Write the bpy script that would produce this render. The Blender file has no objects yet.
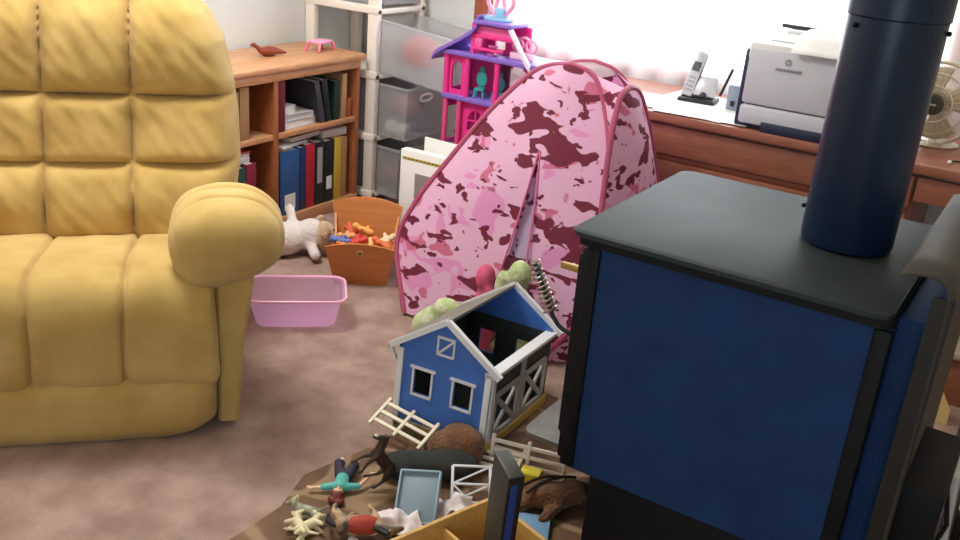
import bpy, bmesh, math, random
from mathutils import Vector, Matrix, Euler, noise as mnoise
SC = bpy.context.scene
COL = SC.collection
R_ = math.radians
random.seed(7)

# ------------------------------------------------------------------ camera
cd = bpy.data.cameras.new('camera'); cam = bpy.data.objects.new('camera', cd); COL.objects.link(cam)
cd.sensor_fit = 'HORIZONTAL'; cd.sensor_width = 36.0; cd.lens = 950 / 960 * 36; cd.clip_start = .02
def cam_axes(pitch=22.0, roll=4.8, yaw=31.0):
    p, r = R_(pitch), R_(roll)
    Z = Matrix.Rotation(R_(yaw), 3, 'Z')
    f = Vector((0, math.cos(p), -math.sin(p))); rt = Vector((1, 0, 0)); up = rt.cross(f)
    r2 = math.cos(r) * rt + math.sin(r) * up; u2 = -math.sin(r) * rt + math.cos(r) * up
    return Z @ r2, Z @ u2, Z @ f
a, b, c = cam_axes()
cam.matrix_world = Matrix(((a.x, b.x, -c.x, 0), (a.y, b.y, -c.y, 0), (a.z, b.z, -c.z, 1.45), (0, 0, 0, 1)))
SC.camera = cam

# ------------------------------------------------------------------ world, lights, exposure
w = bpy.data.worlds.new('sky'); SC.world = w; w.use_nodes = True
w.node_tree.nodes['Background'].inputs[0].default_value = (.92, .97, 1, 1)
w.node_tree.nodes['Background'].inputs[1].default_value = 1.3
def area(name, loc, rot, sx, sy, power, col):
    l = bpy.data.lights.new(name, 'AREA'); l.shape = 'RECTANGLE'; l.size = sx; l.size_y = sy; l.energy = power; l.color = col
    o = bpy.data.objects.new(name, l); COL.objects.link(o); o.location = loc; o.rotation_euler = rot
    return o
area('window_daylight', (-1.36, 4.12, 1.45), (R_(-90), 0, 0), 2.0, 1.3, 55, (.90, .95, 1))
area('rear_window_daylight', (.2, -1.62, 1.35), (R_(90), 0, 0), 1.5, 1.0, 13, (.68, .84, 1))
area('ceiling_light', (-2.36, 1.80, 2.40), (0, 0, 0), .7, .7, 36, (1, .99, .95))
def point(name, loc, power, col, rad):
    l = bpy.data.lights.new(name, 'POINT'); l.energy = power; l.color = col; l.shadow_soft_size = rad
    o = bpy.data.objects.new(name, l); COL.objects.link(o); o.location = loc
point('lamp_glow_beside_recliner', (-2.05, .25, 1.75), 7, (1, .66, .32), .16)
point('lamp_glow_over_desk', (.75, 2.75, 1.7), 6, (1, .74, .45), .12)
SC.view_settings.view_transform = 'Standard'; SC.view_settings.look = 'None'
SC.view_settings.gamma = 1; SC.view_settings.use_curve_mapping = False
SC.view_settings.exposure = 0.35

# ------------------------------------------------------------------ materials
def lin(c):
    return tuple(((v / 255) / 12.92 if v / 255 <= .04045 else ((v / 255 + .055) / 1.055) ** 2.4) for v in c[:3])
MATS = {}
def N(nt, t, **kw):
    n = nt.nodes.new(t)
    for k, v in kw.items():
        if hasattr(n, k): setattr(n, k, v)
    return n
def mat(name, col, rough=.6, metal=0, spec=.5, var=0., vscale=8, bump=0., bscale=60, sheen=0., alpha=None, stretch=(1, 1, 1), col2=None, trans=0., detail=3):
    if name in MATS: return MATS[name]
    m = bpy.data.materials.new(name); m.use_nodes = True; nt = m.node_tree; P = nt.nodes['Principled BSDF']
    c = lin(col) + (1,)
    P.inputs['Base Color'].default_value = c; P.inputs['Roughness'].default_value = rough; P.inputs['Metallic'].default_value = metal
    P.inputs['Specular IOR Level'].default_value = spec
    if sheen: P.inputs['Sheen Weight'].default_value = sheen; P.inputs['Sheen Roughness'].default_value = .5
    if trans: P.inputs['Transmission Weight'].default_value = trans
    if alpha is not None: P.inputs['Alpha'].default_value = alpha
    tc = N(nt, 'ShaderNodeTexCoord'); mp = N(nt, 'ShaderNodeMapping'); mp.inputs['Scale'].default_value = stretch
    nt.links.new(tc.outputs['Object'], mp.inputs[0])
    if var or col2:
        t = N(nt, 'ShaderNodeTexNoise'); t.inputs['Scale'].default_value = vscale; t.inputs['Detail'].default_value = detail
        nt.links.new(mp.outputs[0], t.inputs['Vector'])
        r = N(nt, 'ShaderNodeValToRGB'); r.color_ramp.elements[0].position = .34; r.color_ramp.elements[1].position = .66
        if col2: c1 = c; c2 = lin(col2) + (1,)
        else:
            c1 = tuple(max(0, v * (1 - var)) for v in c[:3]) + (1,); c2 = tuple(min(1, v * (1 + var)) for v in c[:3]) + (1,)
        r.color_ramp.elements[0].color = c1; r.color_ramp.elements[1].color = c2
        nt.links.new(t.outputs['Fac'], r.inputs[0]); nt.links.new(r.outputs[0], P.inputs['Base Color'])
    if bump:
        t = N(nt, 'ShaderNodeTexNoise'); t.inputs['Scale'].default_value = bscale; t.inputs['Detail'].default_value = 4
        nt.links.new(mp.outputs[0], t.inputs['Vector'])
        bn = N(nt, 'ShaderNodeBump'); bn.inputs['Strength'].default_value = bump; bn.inputs['Distance'].default_value = .01
        nt.links.new(t.outputs['Fac'], bn.inputs['Height']); nt.links.new(bn.outputs[0], P.inputs['Normal'])
    MATS[name] = m
    return m
def ramp2(nt, src, thr, soft=.006):
    r = N(nt, 'ShaderNodeMapRange'); r.inputs[1].default_value = thr - soft; r.inputs[2].default_value = thr + soft
    nt.links.new(src, r.inputs[0]); return r.outputs[0]
def camo(name, base, layers, translucent=.25):
    m = bpy.data.materials.new(name); m.use_nodes = True; nt = m.node_tree; P = nt.nodes['Principled BSDF']
    P.inputs['Roughness'].default_value = .65; P.inputs['Specular IOR Level'].default_value = .25
    tc = N(nt, 'ShaderNodeTexCoord'); prev = None
    for i, (col, scale, thr, off, st) in enumerate(layers):
        mp = N(nt, 'ShaderNodeMapping'); mp.inputs['Scale'].default_value = st; mp.inputs['Location'].default_value = off
        nt.links.new(tc.outputs['Object'], mp.inputs[0])
        t = N(nt, 'ShaderNodeTexNoise'); t.inputs['Scale'].default_value = scale; t.inputs['Detail'].default_value = 2.2; t.inputs['Roughness'].default_value = .55; t.inputs['Distortion'].default_value = .35
        nt.links.new(mp.outputs[0], t.inputs['Vector'])
        f = ramp2(nt, t.outputs['Fac'], thr)
        mx = N(nt, 'ShaderNodeMix', data_type='RGBA')
        nt.links.new(f, mx.inputs[0])
        if prev is None: mx.inputs[6].default_value = lin(base) + (1,)
        else: nt.links.new(prev, mx.inputs[6])
        mx.inputs[7].default_value = lin(col) + (1,)
        prev = mx.outputs[2]
    nt.links.new(prev, P.inputs['Base Color'])
    tr = N(nt, 'ShaderNodeBsdfTranslucent'); nt.links.new(prev, tr.inputs[0])
    ms = N(nt, 'ShaderNodeMixShader'); ms.inputs[0].default_value = translucent
    nt.links.new(P.outputs[0], ms.inputs[1]); nt.links.new(tr.outputs[0], ms.inputs[2])
    nt.links.new(ms.outputs[0], nt.nodes['Material Output'].inputs[0])
    MATS[name] = m
    return m
def sheer(name, col, transp, transl, rough=.3, gloss=False):
    m = bpy.data.materials.new(name); m.use_nodes = True; nt = m.node_tree; P = nt.nodes['Principled BSDF']
    c = lin(col) + (1,); P.inputs['Base Color'].default_value = c; P.inputs['Roughness'].default_value = rough
    if not gloss: P.inputs['Specular IOR Level'].default_value = .1
    tl = N(nt, 'ShaderNodeBsdfTranslucent'); tl.inputs[0].default_value = c
    tp = N(nt, 'ShaderNodeBsdfTransparent'); tp.inputs[0].default_value = tuple(.35 + .65 * v for v in c[:3]) + (1,)
    m1 = N(nt, 'ShaderNodeMixShader'); m1.inputs[0].default_value = transl
    nt.links.new(P.outputs[0], m1.inputs[1]); nt.links.new(tl.outputs[0], m1.inputs[2])
    m2 = N(nt, 'ShaderNodeMixShader'); m2.inputs[0].default_value = transp
    nt.links.new(m1.outputs[0], m2.inputs[1]); nt.links.new(tp.outputs[0], m2.inputs[2])
    nt.links.new(m2.outputs[0], nt.nodes['Material Output'].inputs[0])
    MATS[name] = m
    return m

# ------------------------------------------------------------------ mesh helpers
class MB:
    def __init__(s): s.bm = bmesh.new()
    def _xf(s, vs, M):
        if M is not None:
            for v in vs: v.co = M @ v.co
    def box(s, lo, hi, bev=0., M=None, seg=2):
        lo, hi = Vector(lo), Vector(hi); c = (lo + hi) / 2; d = hi - lo
        r = bmesh.ops.create_cube(s.bm, size=1); vs = r['verts']
        for v in vs: v.co = Vector((v.co.x * d.x, v.co.y * d.y, v.co.z * d.z)) + c
        if bev > 0:
            bev = min(bev, min(abs(d.x), abs(d.y), abs(d.z)) * .48)
            es = list({e for v in vs for e in v.link_edges})
            n0 = set(s.bm.verts) - set(vs)
            bmesh.ops.bevel(s.bm, geom=es, offset=bev, segments=seg, affect='EDGES', profile=.5)
            vs = [v for v in s.bm.verts if v not in n0]
        s._xf(vs, M); return s
    def bar(s, p, q, wx, wz, bev=0., up=(0, 0, 1)):
        p, q = Vector(p), Vector(q); d = q - p; L = d.length; d.normalize(); up = Vector(up)
        if abs(d.dot(up)) > .98: up = Vector((0, 1, 0))
        x = d.cross(up).normalized(); z = x.cross(d)
        M = Matrix(((x.x, d.x, z.x, p.x), (x.y, d.y, z.y, p.y), (x.z, d.z, z.z, p.z), (0, 0, 0, 1)))
        return s.box((-wx / 2, 0, -wz / 2), (wx / 2, L, wz / 2), bev, M)
    def rings(s, rings, cap=True, close=True):
        V = [[s.bm.verts.new(p) for p in r] for r in rings]
        n = len(V[0])
        for i in range(len(V) - 1):
            for j in range(n if close else n - 1):
                k = (j + 1) % n
                try: s.bm.faces.new((V[i][j], V[i][k], V[i + 1][k], V[i + 1][j]))
                except ValueError: pass
        if cap and close:
            s.bm.faces.new(list(reversed(V[0]))); s.bm.faces.new(V[-1])
        return s
    def tube(s, pts, rad, n=10, closed=False):
        pts = [Vector(p) for p in pts]; m = len(pts); rs = rad if isinstance(rad, (list, tuple)) else [rad] * m
        T = []
        for i in range(m):
            if closed: t = pts[(i + 1) % m] - pts[i - 1]
            else: t = pts[min(i + 1, m - 1)] - pts[max(i - 1, 0)]
            T.append(t.normalized())
        u = T[0].orthogonal().normalized(); rings = []
        for i in range(m):
            u = (u - T[i] * u.dot(T[i])).normalized(); v = T[i].cross(u)
            rings.append([pts[i] + (u * math.cos(2 * math.pi * k / n) + v * math.sin(2 * math.pi * k / n)) * rs[i] for k in range(n)])
        if closed: rings.append(rings[0][:]); s.rings(rings, cap=False)
        else: s.rings(rings)
        return s
    def lathe(s, prof, n=28, c=(0, 0, 0), M=None):
        c = Vector(c); rings = []
        for r, z in prof:
            ring = [Vector((max(r, 1e-4) * math.cos(2 * math.pi * k / n), max(r, 1e-4) * math.sin(2 * math.pi * k / n), z)) for k in range(n)]
            ring = [(M @ p if M is not None else p) + c for p in ring]
            rings.append(ring)
        return s.rings(rings)
    def prism(s, poly, h, M=None, bev=0.):
        """poly in local xy, extruded along z from 0 to h"""
        old = set(s.bm.verts)
        n = len(poly)
        A = [s.bm.verts.new((p[0], p[1], 0)) for p in poly]; B = [s.bm.verts.new((p[0], p[1], h)) for p in poly]
        s.bm.faces.new(list(reversed(A))); s.bm.faces.new(B)
        for i in range(n):
            k = (i + 1) % n; s.bm.faces.new((A[i], A[k], B[k], B[i]))
        if bev:
            es = list({e for v in A + B for e in v.link_edges})
            bmesh.ops.bevel(s.bm, geom=es, offset=bev, segments=2, affect='EDGES', profile=.5)
        s._xf([v for v in s.bm.verts if v not in old], M); return s
    def grid(s, fn, nu, nv, closeu=False):
        V = [[s.bm.verts.new(fn(i / nu, j / nv)) for j in range(nv + 1)] for i in range(nu if closeu else nu + 1)]
        m = len(V)
        for i in range(nu):
            for j in range(nv):
                a_, b_ = V[i % m], V[(i + 1) % m]
                s.bm.faces.new((a_[j], b_[j], b_[j + 1], a_[j + 1]))
        return V
    def ell(s, c, r, M=None, n=2.0, seg=20, rn=12):
        """superellipsoid"""
        def pw(x, e): return math.copysign(abs(x) ** e, x)
        e = 2.0 / n; rings = []
        for i in range(rn + 1):
            ph = -math.pi / 2 + math.pi * (i + (0.02 if i == 0 else -0.02 if i == rn else 0)) / rn
            ring = []
            for k in range(seg):
                th = 2 * math.pi * k / seg
                p = Vector((r[0] * pw(math.cos(ph), e) * pw(math.cos(th), e), r[1] * pw(math.cos(ph), e) * pw(math.sin(th), e), r[2] * pw(math.sin(ph), e)))
                if M is not None: p = M @ p
                ring.append(p + Vector(c))
            rings.append(ring)
        return s.rings(rings)
    def cap(s, p, q, r0, r1, n=12):
        """rounded tapered limb"""
        p, q = Vector(p), Vector(q); d = (q - p); L = d.length; d = d / L
        pts = []; rs = []
        for k in range(5):
            t = math.pi / 2 * k / 4; pts.append(p - d * r0 * math.cos(t)); rs.append(max(r0 * math.sin(t), r0 * .05))
        for k in range(5):
            t = math.pi / 2 * k / 4; pts.append(q + d * r1 * math.sin(t)); rs.append(max(r1 * math.cos(t), r1 * .05))
        return s.tube(pts, rs, n)
    def mesh(s, name, smooth=True, angle=40):
        bmesh.ops.remove_doubles(s.bm, verts=s.bm.verts, dist=1e-6)
        bmesh.ops.recalc_face_normals(s.bm, faces=s.bm.faces)
        me = bpy.data.meshes.new(name); s.bm.to_mesh(me); s.bm.free()
        if smooth:
            me.polygons.foreach_set('use_smooth', [True] * len(me.polygons))
            try: me.set_sharp_from_angle(angle=R_(angle))
            except Exception: pass
        return me
    def build(s, name, m, parent=None, smooth=True, angle=40, loc=None, rot=None, solid=0., subd=0, remesh=0., smo=0):
        o = bpy.data.objects.new(name, s.mesh(name, smooth, angle)); COL.objects.link(o)
        o.data.materials.append(m)
        if parent: o.parent = parent
        if loc is not None: o.location = loc
        if rot is not None: o.rotation_euler = rot
        if remesh:
            md = o.modifiers.new('r', 'REMESH'); md.mode = 'VOXEL'; md.voxel_size = remesh; md.use_smooth_shade = True
            md2 = o.modifiers.new('s', 'SMOOTH'); md2.factor = .6; md2.iterations = smo or 6
        if solid:
            md = o.modifiers.new('t', 'SOLIDIFY'); md.thickness = solid; md.offset = 0
        if subd:
            md = o.modifiers.new('u', 'SUBSURF'); md.levels = subd; md.render_levels = subd
        return o
def thing(name, label, cat, loc=(0, 0, 0), rot=(0, 0, 0), group=None):
    o = bpy.data.objects.new(name, None); COL.objects.link(o); o.empty_display_size = .05
    o.location = loc; o.rotation_euler = rot; o['label'] = label; o['category'] = cat
    if group: o['group'] = group
    return o
def tag(o, label, cat, group=None, kind=None):
    o['label'] = label; o['category'] = cat
    if group: o['group'] = group
    if kind: o['kind'] = kind
    return o
def struct(o): o['kind'] = 'structure'; return o
def cat_rom(P, n):
    """closed=False Catmull-Rom through tuples"""
    P = [Vector(p) for p in P]; out = []
    Q = [P[0] * 2 - P[1]] + P + [P[-1] * 2 - P[-2]]
    for i in range(1, len(Q) - 2):
        for k in range(n):
            t = k / n; a_, b_, c_, d_ = Q[i - 1], Q[i], Q[i + 1], Q[i + 2]
            out.append(.5 * ((2 * b_) + (c_ - a_) * t + (2 * a_ - 5 * b_ + 4 * c_ - d_) * t * t + (3 * b_ - a_ - 3 * c_ + d_) * t ** 3))
    out.append(P[-1]); return out
def interp(x, xs, ys):
    if x <= xs[0]: return ys[0]
    for i in range(len(xs) - 1):
        if x <= xs[i + 1]:
            t = (x - xs[i]) / (xs[i + 1] - xs[i]); return ys[i] + (ys[i + 1] - ys[i]) * t
    return ys[-1]

# ------------------------------------------------------------------ colours
M_wall = mat('wall_paint', (222, 226, 222), .9, var=.02, vscale=3, bump=.05, bscale=200)
M_ceil = mat('ceiling_paint', (235, 232, 224), .9)
M_carpet = mat('carpet', (194, 167, 154), 1.0, spec=.05, col2=(164, 137, 124), vscale=9, bump=.9, bscale=230, detail=6)
M_trim = mat('painted_trim', (230, 226, 214), .5)
M_redwood = mat('red_window_wood', (172, 96, 74), .45, var=.15, vscale=6, stretch=(8, 8, 1))
M_oak = mat('honey_oak', (206, 150, 106), .38, var=.16, vscale=9, stretch=(9, 1.2, 9), bump=.03, bscale=40)  # lighter than the uprights: brighter light on top edges put into the colour
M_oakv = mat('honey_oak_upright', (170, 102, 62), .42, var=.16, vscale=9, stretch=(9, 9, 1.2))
M_desk = mat('desk_cherry', (156, 98, 78), .36, var=.14, vscale=10, stretch=(1.2, 9, 9), bump=.03, bscale=40)
M_velvet = mat('mustard_velvet', (200, 170, 106), .9, spec=.12, col2=(182, 150, 84), vscale=7, bump=.3, bscale=9, sheen=.2, detail=4)
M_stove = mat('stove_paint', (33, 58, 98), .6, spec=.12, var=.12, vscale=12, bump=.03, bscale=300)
M_stovedark = mat('stove_dark', (14, 16, 20), .6, spec=.25, bump=.03, bscale=200)
M_stovetop = mat('stove_top_plate', (50, 58, 59), .56, spec=.13, var=.12, vscale=6, bump=.03, bscale=200)
M_shield = mat('shield_steel', (78, 74, 66), .6, spec=.15, var=.1, vscale=10)
M_pipe = mat('flue_pipe_blue_sheen', (18, 34, 58), .33, spec=.32, var=.06, vscale=10)  # black gloss pipe, blue reflection of the rear window put into the base colour
M_lipmetal = mat('grey_steel_plate', (112, 112, 106), .5, metal=.3, var=.15, vscale=20)
M_brass = mat('brass', (190, 160, 95), .35, metal=.8)
M_steel = mat('spring_steel', (176, 170, 158), .3, metal=.85)
M_white = mat('white_plastic', (235, 232, 226), .4)
M_paper = mat('white_paper', (244, 243, 238), .7)
M_black = mat('black_plastic', (22, 22, 24), .5)
M_blackmatte = mat('black_cloth', (20, 20, 22), .95, spec=.1)
M_basket = mat('basket_wood', (202, 128, 64), .45, var=.1, vscale=6, stretch=(1, 1, 6))
M_pinktub = sheer('pink_translucent_plastic', (246, 206, 242), .48, .5, .22, True)
M_pink = mat('hot_pink_plastic', (240, 60, 150), .35)
M_pinklight = mat('light_pink_plastic', (250, 170, 205), .35)
M_purple = mat('purple_plastic', (140, 108, 205), .35)
M_teal = mat('teal_plastic', (60, 165, 165), .4)
M_lblue = mat('light_blue_plastic', (150, 200, 232), .4)
M_drawer = sheer('frosted_clear_plastic', (240, 240, 242), .68, .45, .4, True)
M_drawerframe = mat('drawer_tower_plastic', (240, 232, 222), .45)
M_plush = mat('white_plush', (232, 222, 216), 1, spec=.05, bump=.8, bscale=120, sheen=.3)
M_beigeplush = mat('beige_plush', (214, 182, 150), 1, spec=.05, bump=.8, bscale=120, sheen=.3)
M_brownplush = mat('brown_plush', (120, 82, 56), 1, spec=.05, var=.25, vscale=25, bump=1, bscale=130, sheen=.3)
M_barnblue = mat('barn_blue', (66, 112, 192), .5, var=.03, vscale=30)
M_barnwhite = mat('barn_white', (226, 226, 228), .45)
M_barnroof = mat('barn_roof_grey', (124, 122, 112), .6, var=.08, vscale=20)
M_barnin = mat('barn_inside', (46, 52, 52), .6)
M_barnyellow = mat('barn_base_yellow', (190, 158, 82), .55)
M_barngrey = mat('barn_door_grey', (172, 168, 164), .5)
M_cream = mat('cream_plastic', (232, 220, 196), .5)
M_fencew = mat('white_fence_plastic', (232, 224, 208), .5)
M_pine = mat('pine_board', (206, 160, 88), .5, var=.1, vscale=10, stretch=(1.5, 8, 8))
M_green = mat('green_fleece', (164, 192, 120), 1, spec=.05, col2=(222, 220, 190), vscale=24, bump=.5, bscale=90)

# ------------------------------------------------------------------ room shell
XL, XR, YN, YF, ZC = -3.13, 1.7, -1.5, 3.84, 2.45
struct(MB().box((XL - .1, YN - .1, -.1), (XR + .1, YF + .1, 0)).build('floor', M_carpet, smooth=False))
struct(MB().box((XL - .1, YN - .1, ZC), (XR + .1, YF + .1, ZC + .1)).build('ceiling', M_ceil, smooth=False))
struct(MB().box((XL - .1, YN - .1, 0), (XL, YF + .1, ZC)).build('wall_left', M_wall, smooth=False))
struct(MB().box((XR, YN - .1, 0), (XR + .1, YF + .1, ZC)).build('wall_right', M_wall, smooth=False))
def wall_open(name, y0, y1, x0, x1, z0, z1):
    m = MB()
    m.box((XL, y0, 0), (x0, y1, ZC)); m.box((x1, y0, 0), (XR, y1, ZC)); m.box((x0, y0, 0), (x1, y1, z0)); m.box((x0, y0, z1), (x1, y1, ZC))
    return struct(m.build(name, M_wall, smooth=False))
WX0, WX1, WZ0, WZ1 = -2.34, -.40, .80, 2.12
wall_open('wall_far', YF, YF + .1, WX0, WX1, WZ0, WZ1)
wall_open('wall_near', YN - .1, YN, -.55, .95, .85, 1.85)
struct(MB().box((XL, YF - .018, 0), (XR, YF, .09), .004).build('baseboard_far', M_trim))
struct(MB().box((XL, YN, 0), (XL + .018, YF, .09), .004).build('baseboard_left', M_trim))
# far window: casing, sash bars, pane
wf = MB()
wf.box((WX0 - .10, YF - .03, WZ0 - .08), (WX0, YF, WZ1 + .1), .006)
wf.box((WX1, YF - .012, WZ0 - .05), (WX1 + .08, YF, WZ1 + .1), .004)
wf.box((WX0, YF - .012, WZ1), (WX1, YF, WZ1 + .1), .004); wf.box((WX0, YF - .012, WZ0 - .05), (WX1, YF + .02, WZ0), .004)
for x in (WX0 + .02, (WX0 + WX1) / 2, WX1 - .02): wf.box((x - .02, YF + .03, WZ0), (x + .02, YF + .06, WZ1))
for z in (WZ0 + .02, WZ1 - .02): wf.box((WX0, YF + .03, z - .02), (WX1, YF + .06, z + .02))
win = struct(wf.build('window_1', M_redwood))
M_glass = sheer('window_glass', (250, 252, 252), .92, 0, .05, True)
MB().box((WX0, YF + .04, WZ0), (WX1, YF + .046, WZ1)).build('window_pane', M_glass, win, smooth=False)
nf = MB()
for lo, hi in (((-.62, YN, .78), (-.55, YN + .02, 1.92)), ((.95, YN, .78), (1.02, YN + .02, 1.92)), ((-.55, YN, 1.85), (.95, YN + .02, 1.92)), ((-.55, YN, .78), (.95, YN + .03, .85))): nf.box(lo, hi, .004)
struct(nf.build('window_2', M_trim))
# sheer curtain with soft folds
M_curtain = sheer('sheer_white_curtain', (250, 250, 250), .28, .6, .9)
cu = MB()
def cfn(u, v):
    x = WX0 - .02 + u * (WX1 - WX0 + .12); z = .66 + v * 1.52
    return (x, YF - .045 + .014 * math.sin(u * 95 + .6 * math.sin(v * 3)) + .005 * math.sin(u * 41 + 1), z)
cu.grid(cfn, 220, 8)
t = thing('window_curtain', 'sheer white curtain glowing in front of the far window', 'curtain', (0, 0, 0))
cu.build('curtain_cloth', M_curtain, t)
MB().tube([(WX0 - .1, YF - .045, 2.19), (WX1 + .14, YF - .045, 2.19)], .012).build('curtain_rod', M_redwood, t)

# hearth: flagstone pad let into the carpet
def hearth_mat():
    m = bpy.data.materials.new('flagstone'); m.use_nodes = True; nt = m.node_tree; P = nt.nodes['Principled BSDF']
    tc = N(nt, 'ShaderNodeTexCoord')
    n1 = N(nt, 'ShaderNodeTexNoise'); n1.inputs['Scale'].default_value = 3; nt.links.new(tc.outputs['Object'], n1.inputs['Vector'])
    mx = N(nt, 'ShaderNodeMix', data_type='VECTOR'); mx.inputs[0].default_value = .12
    nt.links.new(tc.outputs['Object'], mx.inputs[4]); nt.links.new(n1.outputs['Color'], mx.inputs[5])
    v = N(nt, 'ShaderNodeTexVoronoi', feature='DISTANCE_TO_EDGE'); v.inputs['Scale'].default_value = 4.2
    nt.links.new(mx.outputs[1], v.inputs['Vector'])
    v2 = N(nt, 'ShaderNodeTexVoronoi'); v2.inputs['Scale'].default_value = 4.2; nt.links.new(mx.outputs[1], v2.inputs['Vector'])
    f = ramp2(nt, v.outputs['Distance'], .035, .012)
    n2 = N(nt, 'ShaderNodeTexNoise'); n2.inputs['Scale'].default_value = 16; n2.inputs['Detail'].default_value = 5; nt.links.new(tc.outputs['Object'], n2.inputs['Vector'])
    r = N(nt, 'ShaderNodeValToRGB'); r.color_ramp.elements[0].color = lin((92, 64, 42)) + (1,); r.color_ramp.elements[1].color = lin((128, 96, 66)) + (1,)
    r.color_ramp.elements[0].position = .3; r.color_ramp.elements[1].position = .7
    ad = N(nt, 'ShaderNodeMix', data_type='FLOAT'); ad.inputs[0].default_value = .45
    nt.links.new(n2.outputs['Fac'], ad.inputs[2]); nt.links.new(v2.outputs['Color'], ad.inputs[3]); nt.links.new(ad.outputs[0], r.inputs[0])
    c = N(nt, 'ShaderNodeMix', data_type='RGBA'); c.inputs[6].default_value = lin((150, 122, 92)) + (1,)
    nt.links.new(f, c.inputs[0]); nt.links.new(r.outputs[0], c.inputs[7]); nt.links.new(c.outputs[2], P.inputs['Base Color'])
    P.inputs['Roughness'].default_value = .7
    b = N(nt, 'ShaderNodeBump'); b.inputs['Strength'].default_value = .4; b.inputs['Distance'].default_value = .006
    nt.links.new(f, b.inputs['Height']); nt.links.new(b.outputs[0], P.inputs['Normal'])
    return m
HZ = .012
hp = MB()
edge = []
for i in range(15):
    y = .5 + i * (2.34 - .5) / 14; edge.append((-1.37 + .022 * math.sin(i * 2.1) + .018 * math.sin(i * 5.3), y))
hp.prism([(.55, .5)] + edge + [(.55, 2.34)], HZ + .02, Matrix.Translation((0, 0, -.02)))
tag(hp.build('hearth_pad', hearth_mat(), smooth=False), 'brown flagstone hearth pad under the stove and scattered toys', 'hearth')

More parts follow.
